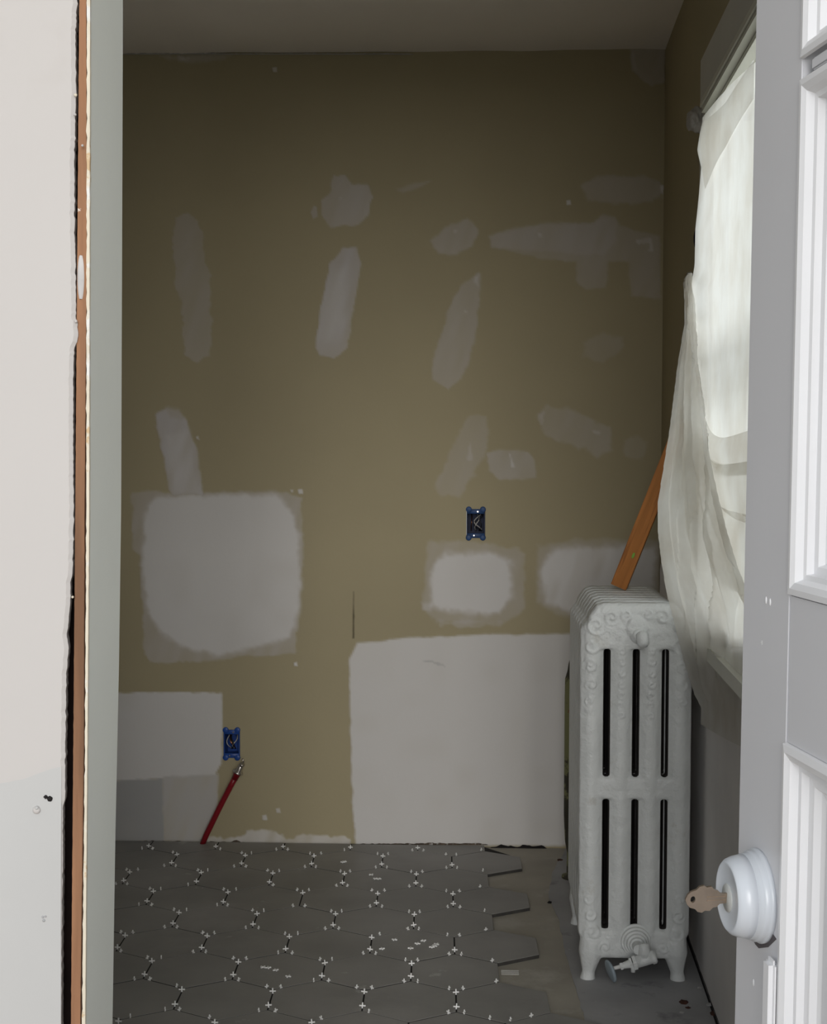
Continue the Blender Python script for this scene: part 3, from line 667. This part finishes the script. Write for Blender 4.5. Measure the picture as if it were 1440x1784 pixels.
vs = bx(bm, 0, Ls, -hw_, hw_, -ht, ht, .002, 2)
o = obj('batten', bm, M_stick, stick); o.matrix_local = Mloc
bm = bmesh.new(); bmesh.ops.create_icosphere(bm, subdivisions=2, radius=.006)
for v in bm.verts: v.co = Vector((v.co.x*1.5+.10, v.co.y*.6-.006, v.co.z*.12+ht)) 
o = obj('paint_spot', bm, M_green, stick, True); o.matrix_local = Mloc; o['label'] = 'green paint spot'
# lift so the lower end rests on the radiator
low = min((Mloc @ Vector((0, s*hw_, t*ht))).z for s in (-1, 1) for t in (-1, 1))
stick.location = b0+Vector((0, 0, zr-.0005-(b0.z+low)))

# ------------------------------------------------------------------ electrical boxes
def ebox(b, label, seed):
    x0, x1, z0, z1 = b; cx, cz = (x0+x1)/2, (z0+z1)/2; w = (x1-x0)/2-.001; h = (z1-z0)/2-.001
    e = empty('electrical_box', (cx, D-.002, cz)); tag(e, label, 'electrical box', 'blue electrical boxes in the back wall'); t = .003
    bm = bmesh.new(); dp = .07
    for a in ((-w, -w+t, 0, dp, -h, h), (w-t, w, 0, dp, -h, h), (-w+t, w-t, 0, dp, h-t, h), (-w+t, w-t, 0, dp, -h, -h+t), (-w+t, w-t, dp-t, dp, -h+t, h-t)): bx(bm, *a)
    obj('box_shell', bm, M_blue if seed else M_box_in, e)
    for s in (-1, 1):
        bm = bmesh.new()
        for q in (-1, 1): lathe(bm, [(0, .0095), (.005, .0095), (.006, .008)], (q*(w-.007), .001, s*(h+.004)), (0, -1, 0), 16)
        bx(bm, -w+.002, w-.002, -.003, .001, min(s*(h-.010), s*(h+.005)), max(s*(h-.010), s*(h+.005)), .001)
        obj('mounting_ear', bm, M_blue, e, True)
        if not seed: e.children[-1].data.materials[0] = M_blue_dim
    ra = random.Random(seed+5)
    for k, m_ in enumerate((M_wire_w, M_wire_k, M_wire_w, M_wire_c, M_wire_k)):
        bm = bmesh.new(); pts = []; xo = ra.uniform(-.5, .5)*w; sx = ra.uniform(-1, 1)
        for i in range(11):
            t_ = i/10; pts.append((xo+sx*w*.5*math.sin(t_*6+k), .05-.042*math.sin(t_*math.pi), lerp(h*.75, -h*.62, t_)))
        tube(bm, pts, .0018, 8); obj('wire', bm, m_, e, True)
    for q, s in ((1, 1), (-1, -1)):
        bm = bmesh.new(); lathe(bm, [(0, .003), (.002, .0025)], (q*.006, -.003, s*(h-.003)), (0, -1, 0), 10); obj('screw', bm, M_steel, e)
ebox(boxes[0], 'dark blue electrical box with bundled wires, the higher one, above the small skim patch', 0)
ebox(boxes[1], 'bright blue electrical box with coiled wires, the lower one, above the red tube', 1)

# ------------------------------------------------------------------ red supply tube
r0 = atZ(352, 1471, -.012); r0.y = min(r0.y, D-.035); r0 = atY(352, 1470, D-.035); r1 = atY(411, 1352, D-.055)
rt = empty('supply_tube', r0); tag(rt, 'red plastic water tube with a metal stop valve leaning out of the floor', 'water pipe')
bm = bmesh.new(); pts = []
for k in range(9):
    t_ = k/8; p = r0.lerp(r1, t_)+Vector((-.0015*math.sin(t_*3.14), 0, .001*math.sin(t_*3.14))); pts.append(p)
pts[0] += Vector((0, 0, -.004)); tube(bm, pts, .0092, 16); pc('tube', bm, M_red, rt, True)
dr = (r1-r0).normalized(); bm = bmesh.new()
lathe(bm, [(-.012, .0105), (.006, .0108), (.007, .0125), (.014, .0125), (.015, .009), (.024, .009)], r1, dr, 20)
pc('crimp_ring', bm, M_red, rt, True)
bm = bmesh.new(); lathe(bm, [(0, .010), (.004, .0175), (.008, .0175), (.011, .010), (.030, .0085), (.034, .005)], r1+dr*.008, dr, 20)
lathe(bm, [(0, .006), (.018, .006), (.019, .009), (.022, .009)], r1+dr*.026, Vector((.5, -.3, .8)), 14)
pc('stop_valve', bm, M_steel, rt, True)
bm = bmesh.new(); q = r1+dr*.042; tube(bm, [q, q+Vector((.008, -.006, .012)), q+Vector((.004, -.008, .022))], .0022, 8); pc('lever', bm, M_steel, rt, True)

# ------------------------------------------------------------------ partition with doorway (foreground)
XJ = -.409
def fpx(px, py): return atY(px, py, YP0)
edge = [(-60, 134), (0, 133), (60, 130), (150, 131), (240, 129), (300, 128), (420, 129), (470, 130), (555, 131), (572, 135), (590, 134), (612, 127), (700, 126), (800, 126), (880, 127), (1000, 125), (1015, 121), (1050, 121), (1110, 115), (1130, 118), (1180, 114), (1330, 112), (1395, 112), (1405, 108), (1500, 108), (1650, 106), (1900, 105)]
bm = bmesh.new(); rows = []
ra = random.Random(2); ys = np.arange(-480, 2893, 5.0)
for y in ys:
    e = interp(edge, y)+1.6*mnoise.noise(Vector((y*.09, 0, 0)))+1.2*(ra.random()-.5)*(1 if y < 1050 else .4)
    p = fpx(e, y); z = p.z
    rows.append([bm.verts.new(v) for v in ((-2.2, YP0, z), (-.55, YP0, z), (p.x-.004, YP0, z), (p.x, YP0+.003, z), (p.x-.002, YP0+.018, z), (-.55, YP0+.018, z), (-2.2, YP0+.018, z))])
for r0_, r1_ in zip(rows, rows[1:]):
    for k in range(6): bm.faces.new((r0_[k], r0_[k+1], r1_[k+1], r1_[k]))
wall_front = struct(obj('wall_front', bm, M_white))
# the part of this wall above and below the frame and its back leaf
bm = bmesh.new()
zhi = fpx(100, -480).z; zlo = fpx(100, 2890).z
bx(bm, -2.2, XJ-.02, YP0, YP0+.018, zhi, 2.7)
bx(bm, XJ-.02, .46, YP0, YP1, 2.08, 2.7)
bx(bm, .46, 1.4, YP0, YP1, -.02, 2.7)
obj('wall_panel', bm, M_white, wall_front)
bm = bmesh.new(); bx(bm, -2.2, XJ-.03, YP1-.02, YP1, -.02, 2.7); o = obj('wall_panel', bm, M_dark, wall_front)
# grey primed lower region of the wall, a thin skim with a wavy upper edge
bm = bmesh.new(); top = [(-120, 1375), (0, 1365), (40, 1358), (70, 1346), (100, 1337), (112, 1334)]; ns = 60; t_ = []; b_ = []
for k in range(ns+1):
    px = lerp(-500, 107, k/ns); py = interp(top, px)+2*mnoise.noise(Vector((px*.05, 4, 0)))
    a = fpx(px, py); t_.append(a); b_.append(fpx(px if k < ns else 105, 2860))
U_ = [[bm.verts.new((lerp(a.x, b.x, j/10), YP0-(.0012 if j else .0002), lerp(a.z, b.z, j/10))) for j in range(11)] for a, b in zip(t_, b_)]
for r0_, r1_ in zip(U_, U_[1:]):
    for k in range(10): bm.faces.new((r0_[k], r0_[k+1], r1_[k+1], r1_[k]))
o = obj('plaster_skim', bm, M_wgrey, wall_front)
# holes and dab of filler
def dab(px, py, r, m_, name, proud=.0016):
    bm = bmesh.new(); p = fpx(px, py); bmesh.ops.create_icosphere(bm, subdivisions=2, radius=r)
    for v in bm.verts: n = v.co.normalized(); v.co = Vector((v.co.x*(1+.4*mnoise.noise(n*2+Vector((px, 0, 0)))), v.co.y*proud/r, v.co.z*(1+.4*mnoise.noise(n*3+Vector((py, 0, 0))))))+Vector((p.x, YP0-.001, p.z))
    return obj(name, bm, m_, wall_front, True)
dab(87, 1391, .0032, M_black, 'nail_hole'); dab(80, 1388, .0022, M_black, 'nail_hole'); dab(64, 1411, .0042, M_white, 'filler_dab', .003); dab(65, 1407, .0025, M_wgrey, 'filler_dab', .0042)
dab(75, 1597, .0015, M_level, 'nail_hole'); dab(80, 1596, .0012, M_level, 'nail_hole'); dab(77, 1603, .0018, M_level, 'nail_hole')
# exposed wood strip
def strip(name, L, R, y0, d0, d1, m_, parent, wob=0.0, n=300):
    bm = bmesh.new(); rows = []
    for k in range(n+1):
        y = -480+k*3373/n; l = interp(L, y)+wob*mnoise.noise(Vector((y*.07, 1, 0)))*2; r = interp(R, y)+wob*mnoise.noise(Vector((y*.11, 5, 0)))*2
        a = atY(l, y, y0); b = atY(r, y, y0)
        rows.append([bm.verts.new((a.x, y0+d0, a.z)), bm.verts.new((b.x, y0+d0, a.z)), bm.verts.new((b.x, y0+d1, a.z)), bm.verts.new((a.x, y0+d1, a.z))])
    for r0_, r1_ in zip(rows, rows[1:]):
        for k in range(4): bm.faces.new((r0_[k], r0_[(k+1) % 4], r1_[(k+1) % 4], r1_[k]))
    bm.faces.new(rows[0]); bm.faces.new(rows[-1])
    return obj(name, bm, m_, parent)
o = strip('wood_stud', [(0, 138), (900, 131), (1784, 123.5)], [(0, 150), (450, 151), (900, 147), (1300, 146), (1784, 139.5)], YP0+.006, 0, .07, M_stud, wall_front, .35)
o['label'] = 'bare brown wood strip showing in the gap'
o = strip('wood_stud', [(0, 149), (900, 146), (1784, 139)], [(0, 154), (900, 153), (1784, 145)], YP0+.012, 0, .05, M_dark, wall_front, .2)
bm = bmesh.new(); p0 = atY(141, 445, YP0+.004); 
rows = []
for k in range(24):
    y = 445+k*3.3; w = 7*math.sin(math.pi*(k+.6)/24.2)**.4; a = atY(140-w*.8, y, YP0+.005); b = atY(141+w*.75, y, YP0+.005)
    rows.append([bm.verts.new((a.x, YP0+.0058, a.z)), bm.verts.new(((a.x+b.x)/2, YP0+.0035, a.z)), bm.verts.new((b.x, YP0+.0058, a.z))])
for r0_, r1_ in zip(rows, rows[1:]):
    for k in range(2): bm.faces.new((r0_[k], r0_[k+1], r1_[k+1], r1_[k]))
obj('plaster_lump', bm, mat('grey_plaster_lump', (.5, .48, .47), .8, var=.15, nscale=30, bump=.5), wall_front, True)
for k, (x_, y_, r_) in enumerate([(132, 166, .0018), (131, 200, .0016), (144, 254, .0013), (127, 1040, .0015), (133, 560, .0016)]):
    dab(x_, y_, r_, M_white if k % 3 else M_cream, 'paint_chip', .002)
# doorway jamb: narrow cream front edge and long inner face
jl = [(0, 151.5), (900, 150.5), (1300, 148), (1784, 143)]; jn = [(0, 157), (900, 155.5), (1784, 148.5)]; jf = [(-60, 213.5), (0, 213.5), (900, 211), (1184, 207.5), (1320, 205), (1500, 201.5), (1784, 197.6), (1900, 196)]
jamb = struct(empty('door_frame', (XJ, YP0, 0)))
bm = bmesh.new(); rows = []
for k in range(301):
    y = -480+k*3373/300; j1 = .8*mnoise.noise(Vector((y*.06, 0, 8)))
    a = atY(interp(jl, y)+j1, y, YP0); b = atY(interp(jn, y), y, YP0); z = b.z
    c_ = atY(interp(jf, y), y, YP1+.002)
    rows.append([bm.verts.new((a.x, YP0+.001, z)), bm.verts.new((b.x, YP0-.001, z)), bm.verts.new((c_.x, YP1+.002, z)), bm.verts.new((c_.x-.02, YP1+.002, z)), bm.verts.new((a.x, YP0+.02, z))])
mi = []
for r0_, r1_ in zip(rows, rows[1:]):
    for k in range(5): bm.faces.new((r0_[k], r0_[(k+1) % 5], r1_[(k+1) % 5], r1_[k]))
pc('jamb', bm, M_jamb, jamb)
bm = bmesh.new(); rows2 = []
for k in range(301):
    y = -480+k*3373/300; j1 = 1.6*mnoise.noise(Vector((y*.06, 0, 8)))+.9*mnoise.noise(Vector((y*.2, 3, 8)))
    a = atY(interp(jl, y)+j1-.3, y, YP0-.0012); b = atY(interp(jn, y)+.2+.6*mnoise.noise(Vector((y*.05, 2, 1))), y, YP0-.0012)
    rows2.append([bm.verts.new((a.x, YP0-.0012, b.z)), bm.verts.new((b.x, YP0-.0022, b.z)), bm.verts.new((b.x+.0001, YP0+.002, b.z))])
for r0_, r1_ in zip(rows2, rows2[1:]):
    for k in range(2): bm.faces.new((r0_[k], r0_[k+1], r1_[k+1], r1_[k]))
pc('chipped_edge', bm, M_cream, jamb)['label'] = 'cream chipped front edge of the jamb'
bm = bmesh.new(); bx(bm, .44, .46, YP0, YP1, 0, 2.10); bx(bm, XJ+.012, .44, YP0+.0005, YP1-.0005, 2.06, 2.079); pc('jamb', bm, M_jamb, jamb)
# foyer ceiling and side walls on this side of the doorway
bm = bmesh.new(); bx(bm, -2.2, 1.4, .55, YP0, 2.58, 2.66); struct(obj('ceiling_foyer', bm, M_ceil))
bm = bmesh.new(); bx(bm, -2.2, 1.4, -.6, YP0, -.0115, 0); o = struct(obj('floor_foyer', bm, mat('foyer_floor_wood', (.30, .22, .15), .5, var=.15)))

# ------------------------------------------------------------------ entry door (open), seen at a grazing angle
AN = math.radians(9.2); dd = Vector((-math.sin(AN), math.cos(AN), 0)); nout = Vector((-math.cos(AN), -math.sin(AN), 0))
P0 = atY(1300, 785, 1.30)
pT = atPlane(1318.5, 0, P0, nout); pB = atPlane(1280, 1784, P0, nout); up = (pT-pB); up = up/up.z      # edge slightly out of plumb
E0 = P0-up*P0.z                                                        # latch edge at floor level
def DP(s, z, n=0): return E0-dd*s+up*z+nout*n
def ds(px, py):
    p = atPlane(px, py, P0, nout)-E0; z = p.z; q = p-up*z; return -q.dot(dd), z
def dbox(bm, s0, s1, z0, z1, n0, n1): hexa(bm, [DP(s0, z0, n0), DP(s1, z0, n0), DP(s1, z0, n1), DP(s0, z0, n1), DP(s0, z1, n0), DP(s1, z1, n0), DP(s1, z1, n1), DP(s0, z1, n1)])
DW, DH, T = .80, 2.05, .042
s_st = (ds(1374, 1020)[0]+ds(1389, 460)[0]+ds(1367, 1294)[0]+ds(1402, 20)[0])/4
z_lt = ds(1373, 1034)[1]; z_lb = ds(1367, 1294)[1]; z_m0 = ds(1401, 137)[1]; z_m1 = ds(1401, 98)[1]
door = struct(empty('door_1', E0))
def dpart(name, boxes_, m_, par=None, bev=.0015):
    bm = bmesh.new()
    for b in boxes_: dbox(bm, *b)
    if bev: bmesh.ops.bevel(bm, geom=bm.edges[:], offset=bev, segments=2, affect='EDGES')
    return pc(name, bm, m_, par or door)
Sh = DW-s_st
dpart('stile', [(0, s_st, .01, DH, -T, 0)], M_door)
dpart('stile', [(Sh, DW, .01, DH, -T, 0)], M_door)
dpart('lock_rail', [(s_st+.0008, Sh-.0008, z_lb, z_lt, -T, -.0004)], M_door)
dpart('bottom_rail', [(s_st+.0008, Sh-.0008, .01, .23, -T, -.0004)], M_door)
dpart('top_rail', [(s_st+.0008, Sh-.0008, DH-.11, DH, -T, -.0004)], M_door)
dpart('muntin', [(s_st+.014, Sh-.014, z_m0+.004, z_m1-.004, -.034, -.002)], M_door)
zmm = z_lt+(z_m0-z_lt)/2; sm = (s_st+Sh)/2
dpart('muntin', [(sm-.012, sm+.012, z_lt+.014, DH-.124, -.034, -.002)], M_door)
# moulded frames: stepped profile swept round a rectangular opening
def moulding(name, s0, s1, z0, z1, prof, m_=M_mould):
    bm = bmesh.new(); rings = []
    for (d_, n_) in prof:
        rings.append([bm.verts.new(DP(a, b, n_)) for a, b in ((s0+d_, z0+d_), (s1-d_, z0+d_), (s1-d_, z1-d_), (s0+d_, z1-d_))])
    for A_, B_ in zip(rings, rings[1:]):
        for k in range(4): bm.faces.new((A_[k], A_[(k+1) % 4], B_[(k+1) % 4], B_[k]))
    return pc(name, bm, m_, door)
gp = [(-.001, -.001), (.0, .002), (.005, .0025), (.010, .000), (.013, -.006), (.017, -.007), (.018, -.013), (.024, -.014), (.026, -.019), (.033, -.022), (.036, -.026)]
for (a, b) in ((z_lt, z_m0), (z_m1, DH-.11)):
    moulding('glazing_bead', s_st, sm-.011, a, b, gp); moulding('glazing_bead', sm+.011, Sh, a, b, gp)
    for (c, e) in ((s_st, sm-.011), (sm+.011, Sh)):
        dpart('pane', [(c+.033, e-.033, a+.033, b-.033, -.029, -.025)], M_glass, bev=0)
pp = [(-.001, -.001), (0, .003), (.006, .004), (.012, .001), (.014, -.006), (.020, -.006), (.022, -.012), (.030, -.013), (.034, -.018), (.042, -.020)]
moulding('panel_moulding', s_st, Sh, .23, z_lb, pp)
dpart('door_panel', [(s_st+.040, Sh-.040, .27, z_lb-.040, -.030, -.019)], M_door)
# ragged lace behind the glass
bm = bmesh.new(); g = []
for i in range(41):
    g.append([bm.verts.new(DP(lerp(s_st+.02, Sh-.02, i/40), lerp(z_lt-.01, DH-.12, j/30), -.050-.006*math.sin(i*.9))) for j in range(31)])
for i in range(40):
    for j in range(30): bm.faces.new((g[i][j], g[i+1][j], g[i+1][j+1], g[i][j+1]))
pc('door_curtain', bm, M_lace, door, True)
# raised strip on the stile under the lock
s1_, z1_ = ds(1346, 1664); s2_, _ = ds(1358, 1700); s3_, z3_ = ds(1332, 1650)
dpart('edge_strip', [(ds(1343, 1720)[0], s_st-.0005, .02, z1_, -.0005, .009)], M_mould, bev=.004)
# deadbolt
sc_, zc_ = ds(1323, 1560)
lock = empty('deadbolt', DP(sc_, zc_, 0)-E0); lock.parent = door
def lp(name, bm, m_, smooth=True):
    o = obj(name, bm, m_, lock, smooth); return o
ZERO = Vector((0, 0, 0))
bm = bmesh.new(); lathe(bm, [(-.0005, .0405), (.003, .0405), (.0045, .0395), (.0050, .0385), (.008, .0388), (.0095, .0378), (.010, .0368), (.014, .0365)], ZERO, nout, 56); lp('lock_rosette', bm, M_lock)
bm = bmesh.new(); lathe(bm, [(.013, .0362), (.022, .0345), (.027, .0325), (.0295, .0300), (.0300, .0285), (.0292, .0270), (.0288, .004), (.0288, 0)], ZERO, nout, 56); lp('lock_collar', bm, M_lock)
bm = bmesh.new(); lathe(bm, [(.0285, .0125), (.0300, .012), (.0302, 0)], Vector((0, 0, -.001)), nout, 32); o = lp('key_cylinder', bm, mat('scuffed_cylinder_face', (.42, .43, .42), .4, var=.15, nscale=90, layers=[((.04, .04, .04), 160, .68, .03)]))
# gouge under the lock
bm = bmesh.new(); gq = [ds(1308, 1628), (ds(1316, 1645)), ds(1322, 1652), ds(1338, 1650), ds(1352, 1636), ds(1340, 1618)]
v = [bm.verts.new(DP(a, b, .0006)) for a, b in gq]; w = [bm.verts.new(DP(a, b, -.003)) for a, b in gq]; bm.faces.new(v)
for k in range(6): bm.faces.new((v[k], v[(k+1) % 6], w[(k+1) % 6], w[k]))
pc('gouge', bm, mat('dark_gouge', (.09, .08, .085), .9), door)['label'] = 'dark gouge in the paint below the lock'
for (x_, y_) in ((1334, 1046), (1341, 1049), (1312, 1712), (1345, 1712)):
    bm = bmesh.new(); a, b = ds(x_, y_); bmesh.ops.create_icosphere(bm, subdivisions=2, radius=.0022)
    for q in bm.verts: q.co = DP(a+q.co.x*.8, b+q.co.z*1.6, q.co.y*.35)
    pc('paint_drip', bm, M_mould, door, True)
# key in the cylinder
kc = DP(sc_, zc_, .0300)-up*.001
ku = (up.normalized()*math.cos(.18)+dd*math.sin(.18)*-1).normalized(); kn = nout.cross(ku).normalized(); tilt = nout
outl = []
bow = [(.000, .0045), (.006, .0048), (.0085, .0075), (.012, .0085), (.0145, .0118), (.019, .0112), (.0215, .0130), (.0255, .0118), (.028, .0090), (.0325, .0075), (.0355, .0045), (.0372, 0), (.0355, -.0045), (.0325, -.0078), (.028, -.0092), (.0255, -.0120), (.0215, -.0130), (.019, -.0112), (.0145, -.0115), (.012, -.0085), (.0085, -.0078), (.006, -.0050), (.000, -.0045)]
def kp(a, b, t): return kc+tilt*a+ku*b+kn*t
bm = bmesh.new(); hc, hr = (.0305, 0), .0032; hn = 12
out_ = bow; inn = [(hc[0]+hr*math.cos(k*2*math.pi/hn)*.7, hc[1]+hr*math.sin(k*2*math.pi/hn)) for k in range(hn)]
for t_ in (-.0011, .0011):
    vo = [bm.verts.new(kp(a, b, t_)) for a, b in out_]; vi = [bm.verts.new(kp(a, b, t_)) for a, b in inn]
    es = [bm.edges.new((vo[k], vo[(k+1) % len(vo)])) for k in range(len(vo))]+[bm.edges.new((vi[k], vi[(k+1) % hn])) for k in range(hn)]
    bmesh.ops.triangle_fill(bm, use_beauty=True, edges=es)
    if t_ < 0: A0, A1 = vo, vi
    else:
        for P_, Q_ in ((A0, vo), (A1, vi)):
            for k in range(len(P_)): bm.faces.new((P_[k], P_[(k+1) % len(P_)], Q_[(k+1) % len(P_)], Q_[k]))
kt = empty('key', kc); tag(kt, 'nickel-silver house key sticking out of the white door lock', 'key')
pc('key_bow', bm, M_key, kt)
bm = bmesh.new(); v = []
hexa(bm, [kp(-.004, -.0042, -.0010), kp(.007, -.0042, -.0010), kp(.007, .0042, -.0010), kp(-.004, .0042, -.0010), kp(-.004, -.0042, .0010), kp(.007, -.0042, .0010), kp(.007, .0042, .0010), kp(-.004, .0042, .0010)])
for q in (-.0022, .0012): hexa(bm, [kp(.001, q, -.0016), kp(.018, q, -.0016), kp(.018, q+.0009, -.0016), kp(.001, q+.0009, -.0016), kp(.001, q, .0016), kp(.018, q, .0016), kp(.018, q+.0009, .0016), kp(.001, q+.0009, .0016)])
pc('key_shank', bm, M_key, kt)

# ------------------------------------------------------------------ tile spacers
def cross_mesh(name, a=.0082, w=.0016, t=.0015):
    bm = bmesh.new(); bx(bm, -a, a, -t, t, -w, w, .0003); bx(bm, -w, w, -t, t, w, a, .0003); bx(bm, -w, w, -t, t, -a, -w, .0003)
    bmesh.ops.recalc_face_normals(bm, faces=bm.faces); me = bpy.data.meshes.new(name); bm.to_mesh(me); bm.free(); me.materials.append(M_plast); return me
mC = cross_mesh('tile_spacer', .0075, .0015); mS = cross_mesh('tile_spacer_small', .0058, .0014, .0013)
def spacer(me, x, y, z, rz, tilt, label, group, rx=0):
    o = bpy.data.objects.new('tile_spacer', me); COL.objects.link(o); o.location = (x, y, z); o.rotation_euler = (rx, tilt, rz); tag(o, label, 'tile spacer', group)
ra = random.Random(11)
for j in range(-1, 8):
    u0 = 0 if j % 2 == 0 else -.5
    for k in range(0, 7):
        u = u0-k; c = lat(u, j); px, py = proj(Vector((c.x, c.y, 0)))
        if px < 190 or py > 1800: continue
        hv = TW/math.sqrt(3)/2
        for s in (1, -1):      # s=1 far end, -1 near end
            vtx = c-NN*(s*hv); pin = c-NN*(s*(hv-.019+ra.uniform(-.003, .003)))
            if pin.y > D-.018: continue
            if ra.random() < .96: spacer(mC, pin.x, pin.y, .0045, TH+ra.uniform(-.25, .25), ra.uniform(-.12, .12), 'white plastic cross spacer standing upright at the end of a tile joint', 'cross spacers standing in the tile joints')
            for q in (-1, 1):
                dr_ = (A*(q*.866)-NN*(s*.5)); w_ = vtx+dr_*(.019+ra.uniform(-.003, .004))
                if w_.y > D-.018 or ra.random() < .08: continue
                an = math.atan2(dr_.y, dr_.x)+math.pi/2+ra.uniform(-.3, .3)
                spacer(mS, w_.x, w_.y, .0035, an, ra.uniform(-.2, .2), 'small white spacer standing across a slanted tile joint', 'small spacers across the slanted joints')
# spacers at the ragged right edge
for (x_, y_, big) in ((838, 1481, 0), (841, 1517, 0), (836, 1545, 0), (844, 1587, 0), (846, 1620, 0), (857, 1674, 0), (864, 1710, 0), (853, 1774, 0), (889, 1777, 0), (925, 1770, 0)):
    p = atZ(x_, y_, .002); spacer(mS, p.x, p.y, .0035, ra.uniform(.6, 1.4), 0, 'small white spacer standing along the unfinished right edge of the tiles', 'small spacers along the unfinished tile edge')
for (x_, y_) in ((458, 1685), (467, 1686), (480, 1690), (502, 1701), (600, 1501), (597, 1502), (646, 1524), (654, 1531), (660, 1531), (687, 1637), (727, 1644), (737, 1639), (752, 1650), (760, 1645), (665, 1653), (715, 1652), (757, 1648)):
    p = atZ(x_, y_, .002); spacer(mC, p.x, p.y, .0024+ra.uniform(0, .0004), ra.uniform(0, 3), 0, 'loose white cross spacer lying flat on a grey tile', 'loose spacers lying flat on the tiles', rx=math.pi/2)
# loose debris on the subfloor
def chip(px, py, r, m_, label, name='debris_chip', cat='debris', flat=.35, z=-.009, grp=None):
    p = atZ(px, py, z); bm = bmesh.new(); bmesh.ops.create_icosphere(bm, subdivisions=2, radius=1)
    for v in bm.verts:
        f = 1+.45*mnoise.noise(v.co*1.6+Vector((px, py, 0))); v.co = Vector((v.co.x*r*f, v.co.y*r*f, v.co.z*r*flat*f+r*flat*.75))
    tag(obj(name, bm, m_, loc=p), label, cat, grp)
chip(957, 1573, .007, M_black, 'small black lump on the bare floor left of the radiator')
chip(975, 1500, .010, M_rust, 'dark lump at the foot of the old pipe', z=-.011)
chip(1190, 1748, .011, M_rust, 'rusty brown crumb pile in front of the radiator right foot')
chip(1198, 1757, .006, M_rust, 'small rusty crumb in front of the radiator right foot')
chip(1187, 1765, .006, M_wgrey, 'pale crumb beside the rusty crumbs')
chip(1236, 1752, .009, M_wgrey, 'pale plaster crumb near the window wall')
chip(1218, 1722, .006, M_wgrey, 'small pale plaster crumb at the foot of the window wall')
chip(1245, 1768, .012, M_rust, 'dark rubble crumb in the gap along the window wall')
bm = bmesh.new()
for k in range(4): bx(bm, -.022, .022, -.012+k*.0066, -.0065+k*.0066, 0, .004+.0008*k, .0006)
p = atZ(888, 1697, -.012); o = tag(obj('shim_scrap', bm, mat('ribbed_grey_scrap', (.44, .43, .40), .8, var=.1), loc=p), 'small ribbed grey offcut in the notch of the tile edge', 'offcut')
# black gap strip along the window wall
bm = bmesh.new(); rows = []
for k in range(80):
    Y = lerp(2.7, D-.02, k/79); w_ = .009+.006*mnoise.noise(Vector((Y*14, 0, 0)))
    rows.append((bm.verts.new((xr(Y)-.003-w_, Y, -.0078)), bm.verts.new((xr(Y)-.002, Y, -.0078)), bm.verts.new((xr(Y)-.0028, Y, .006+.004*mnoise.noise(Vector((Y*20, 4, 0)))))))
for a, b in zip(rows, rows[1:]):
    bm.faces.new((a[0], a[1], b[1], b[0])); bm.faces.new((a[1], a[2], b[2], b[1]))
obj('floor_gap', bm, M_black, floor)
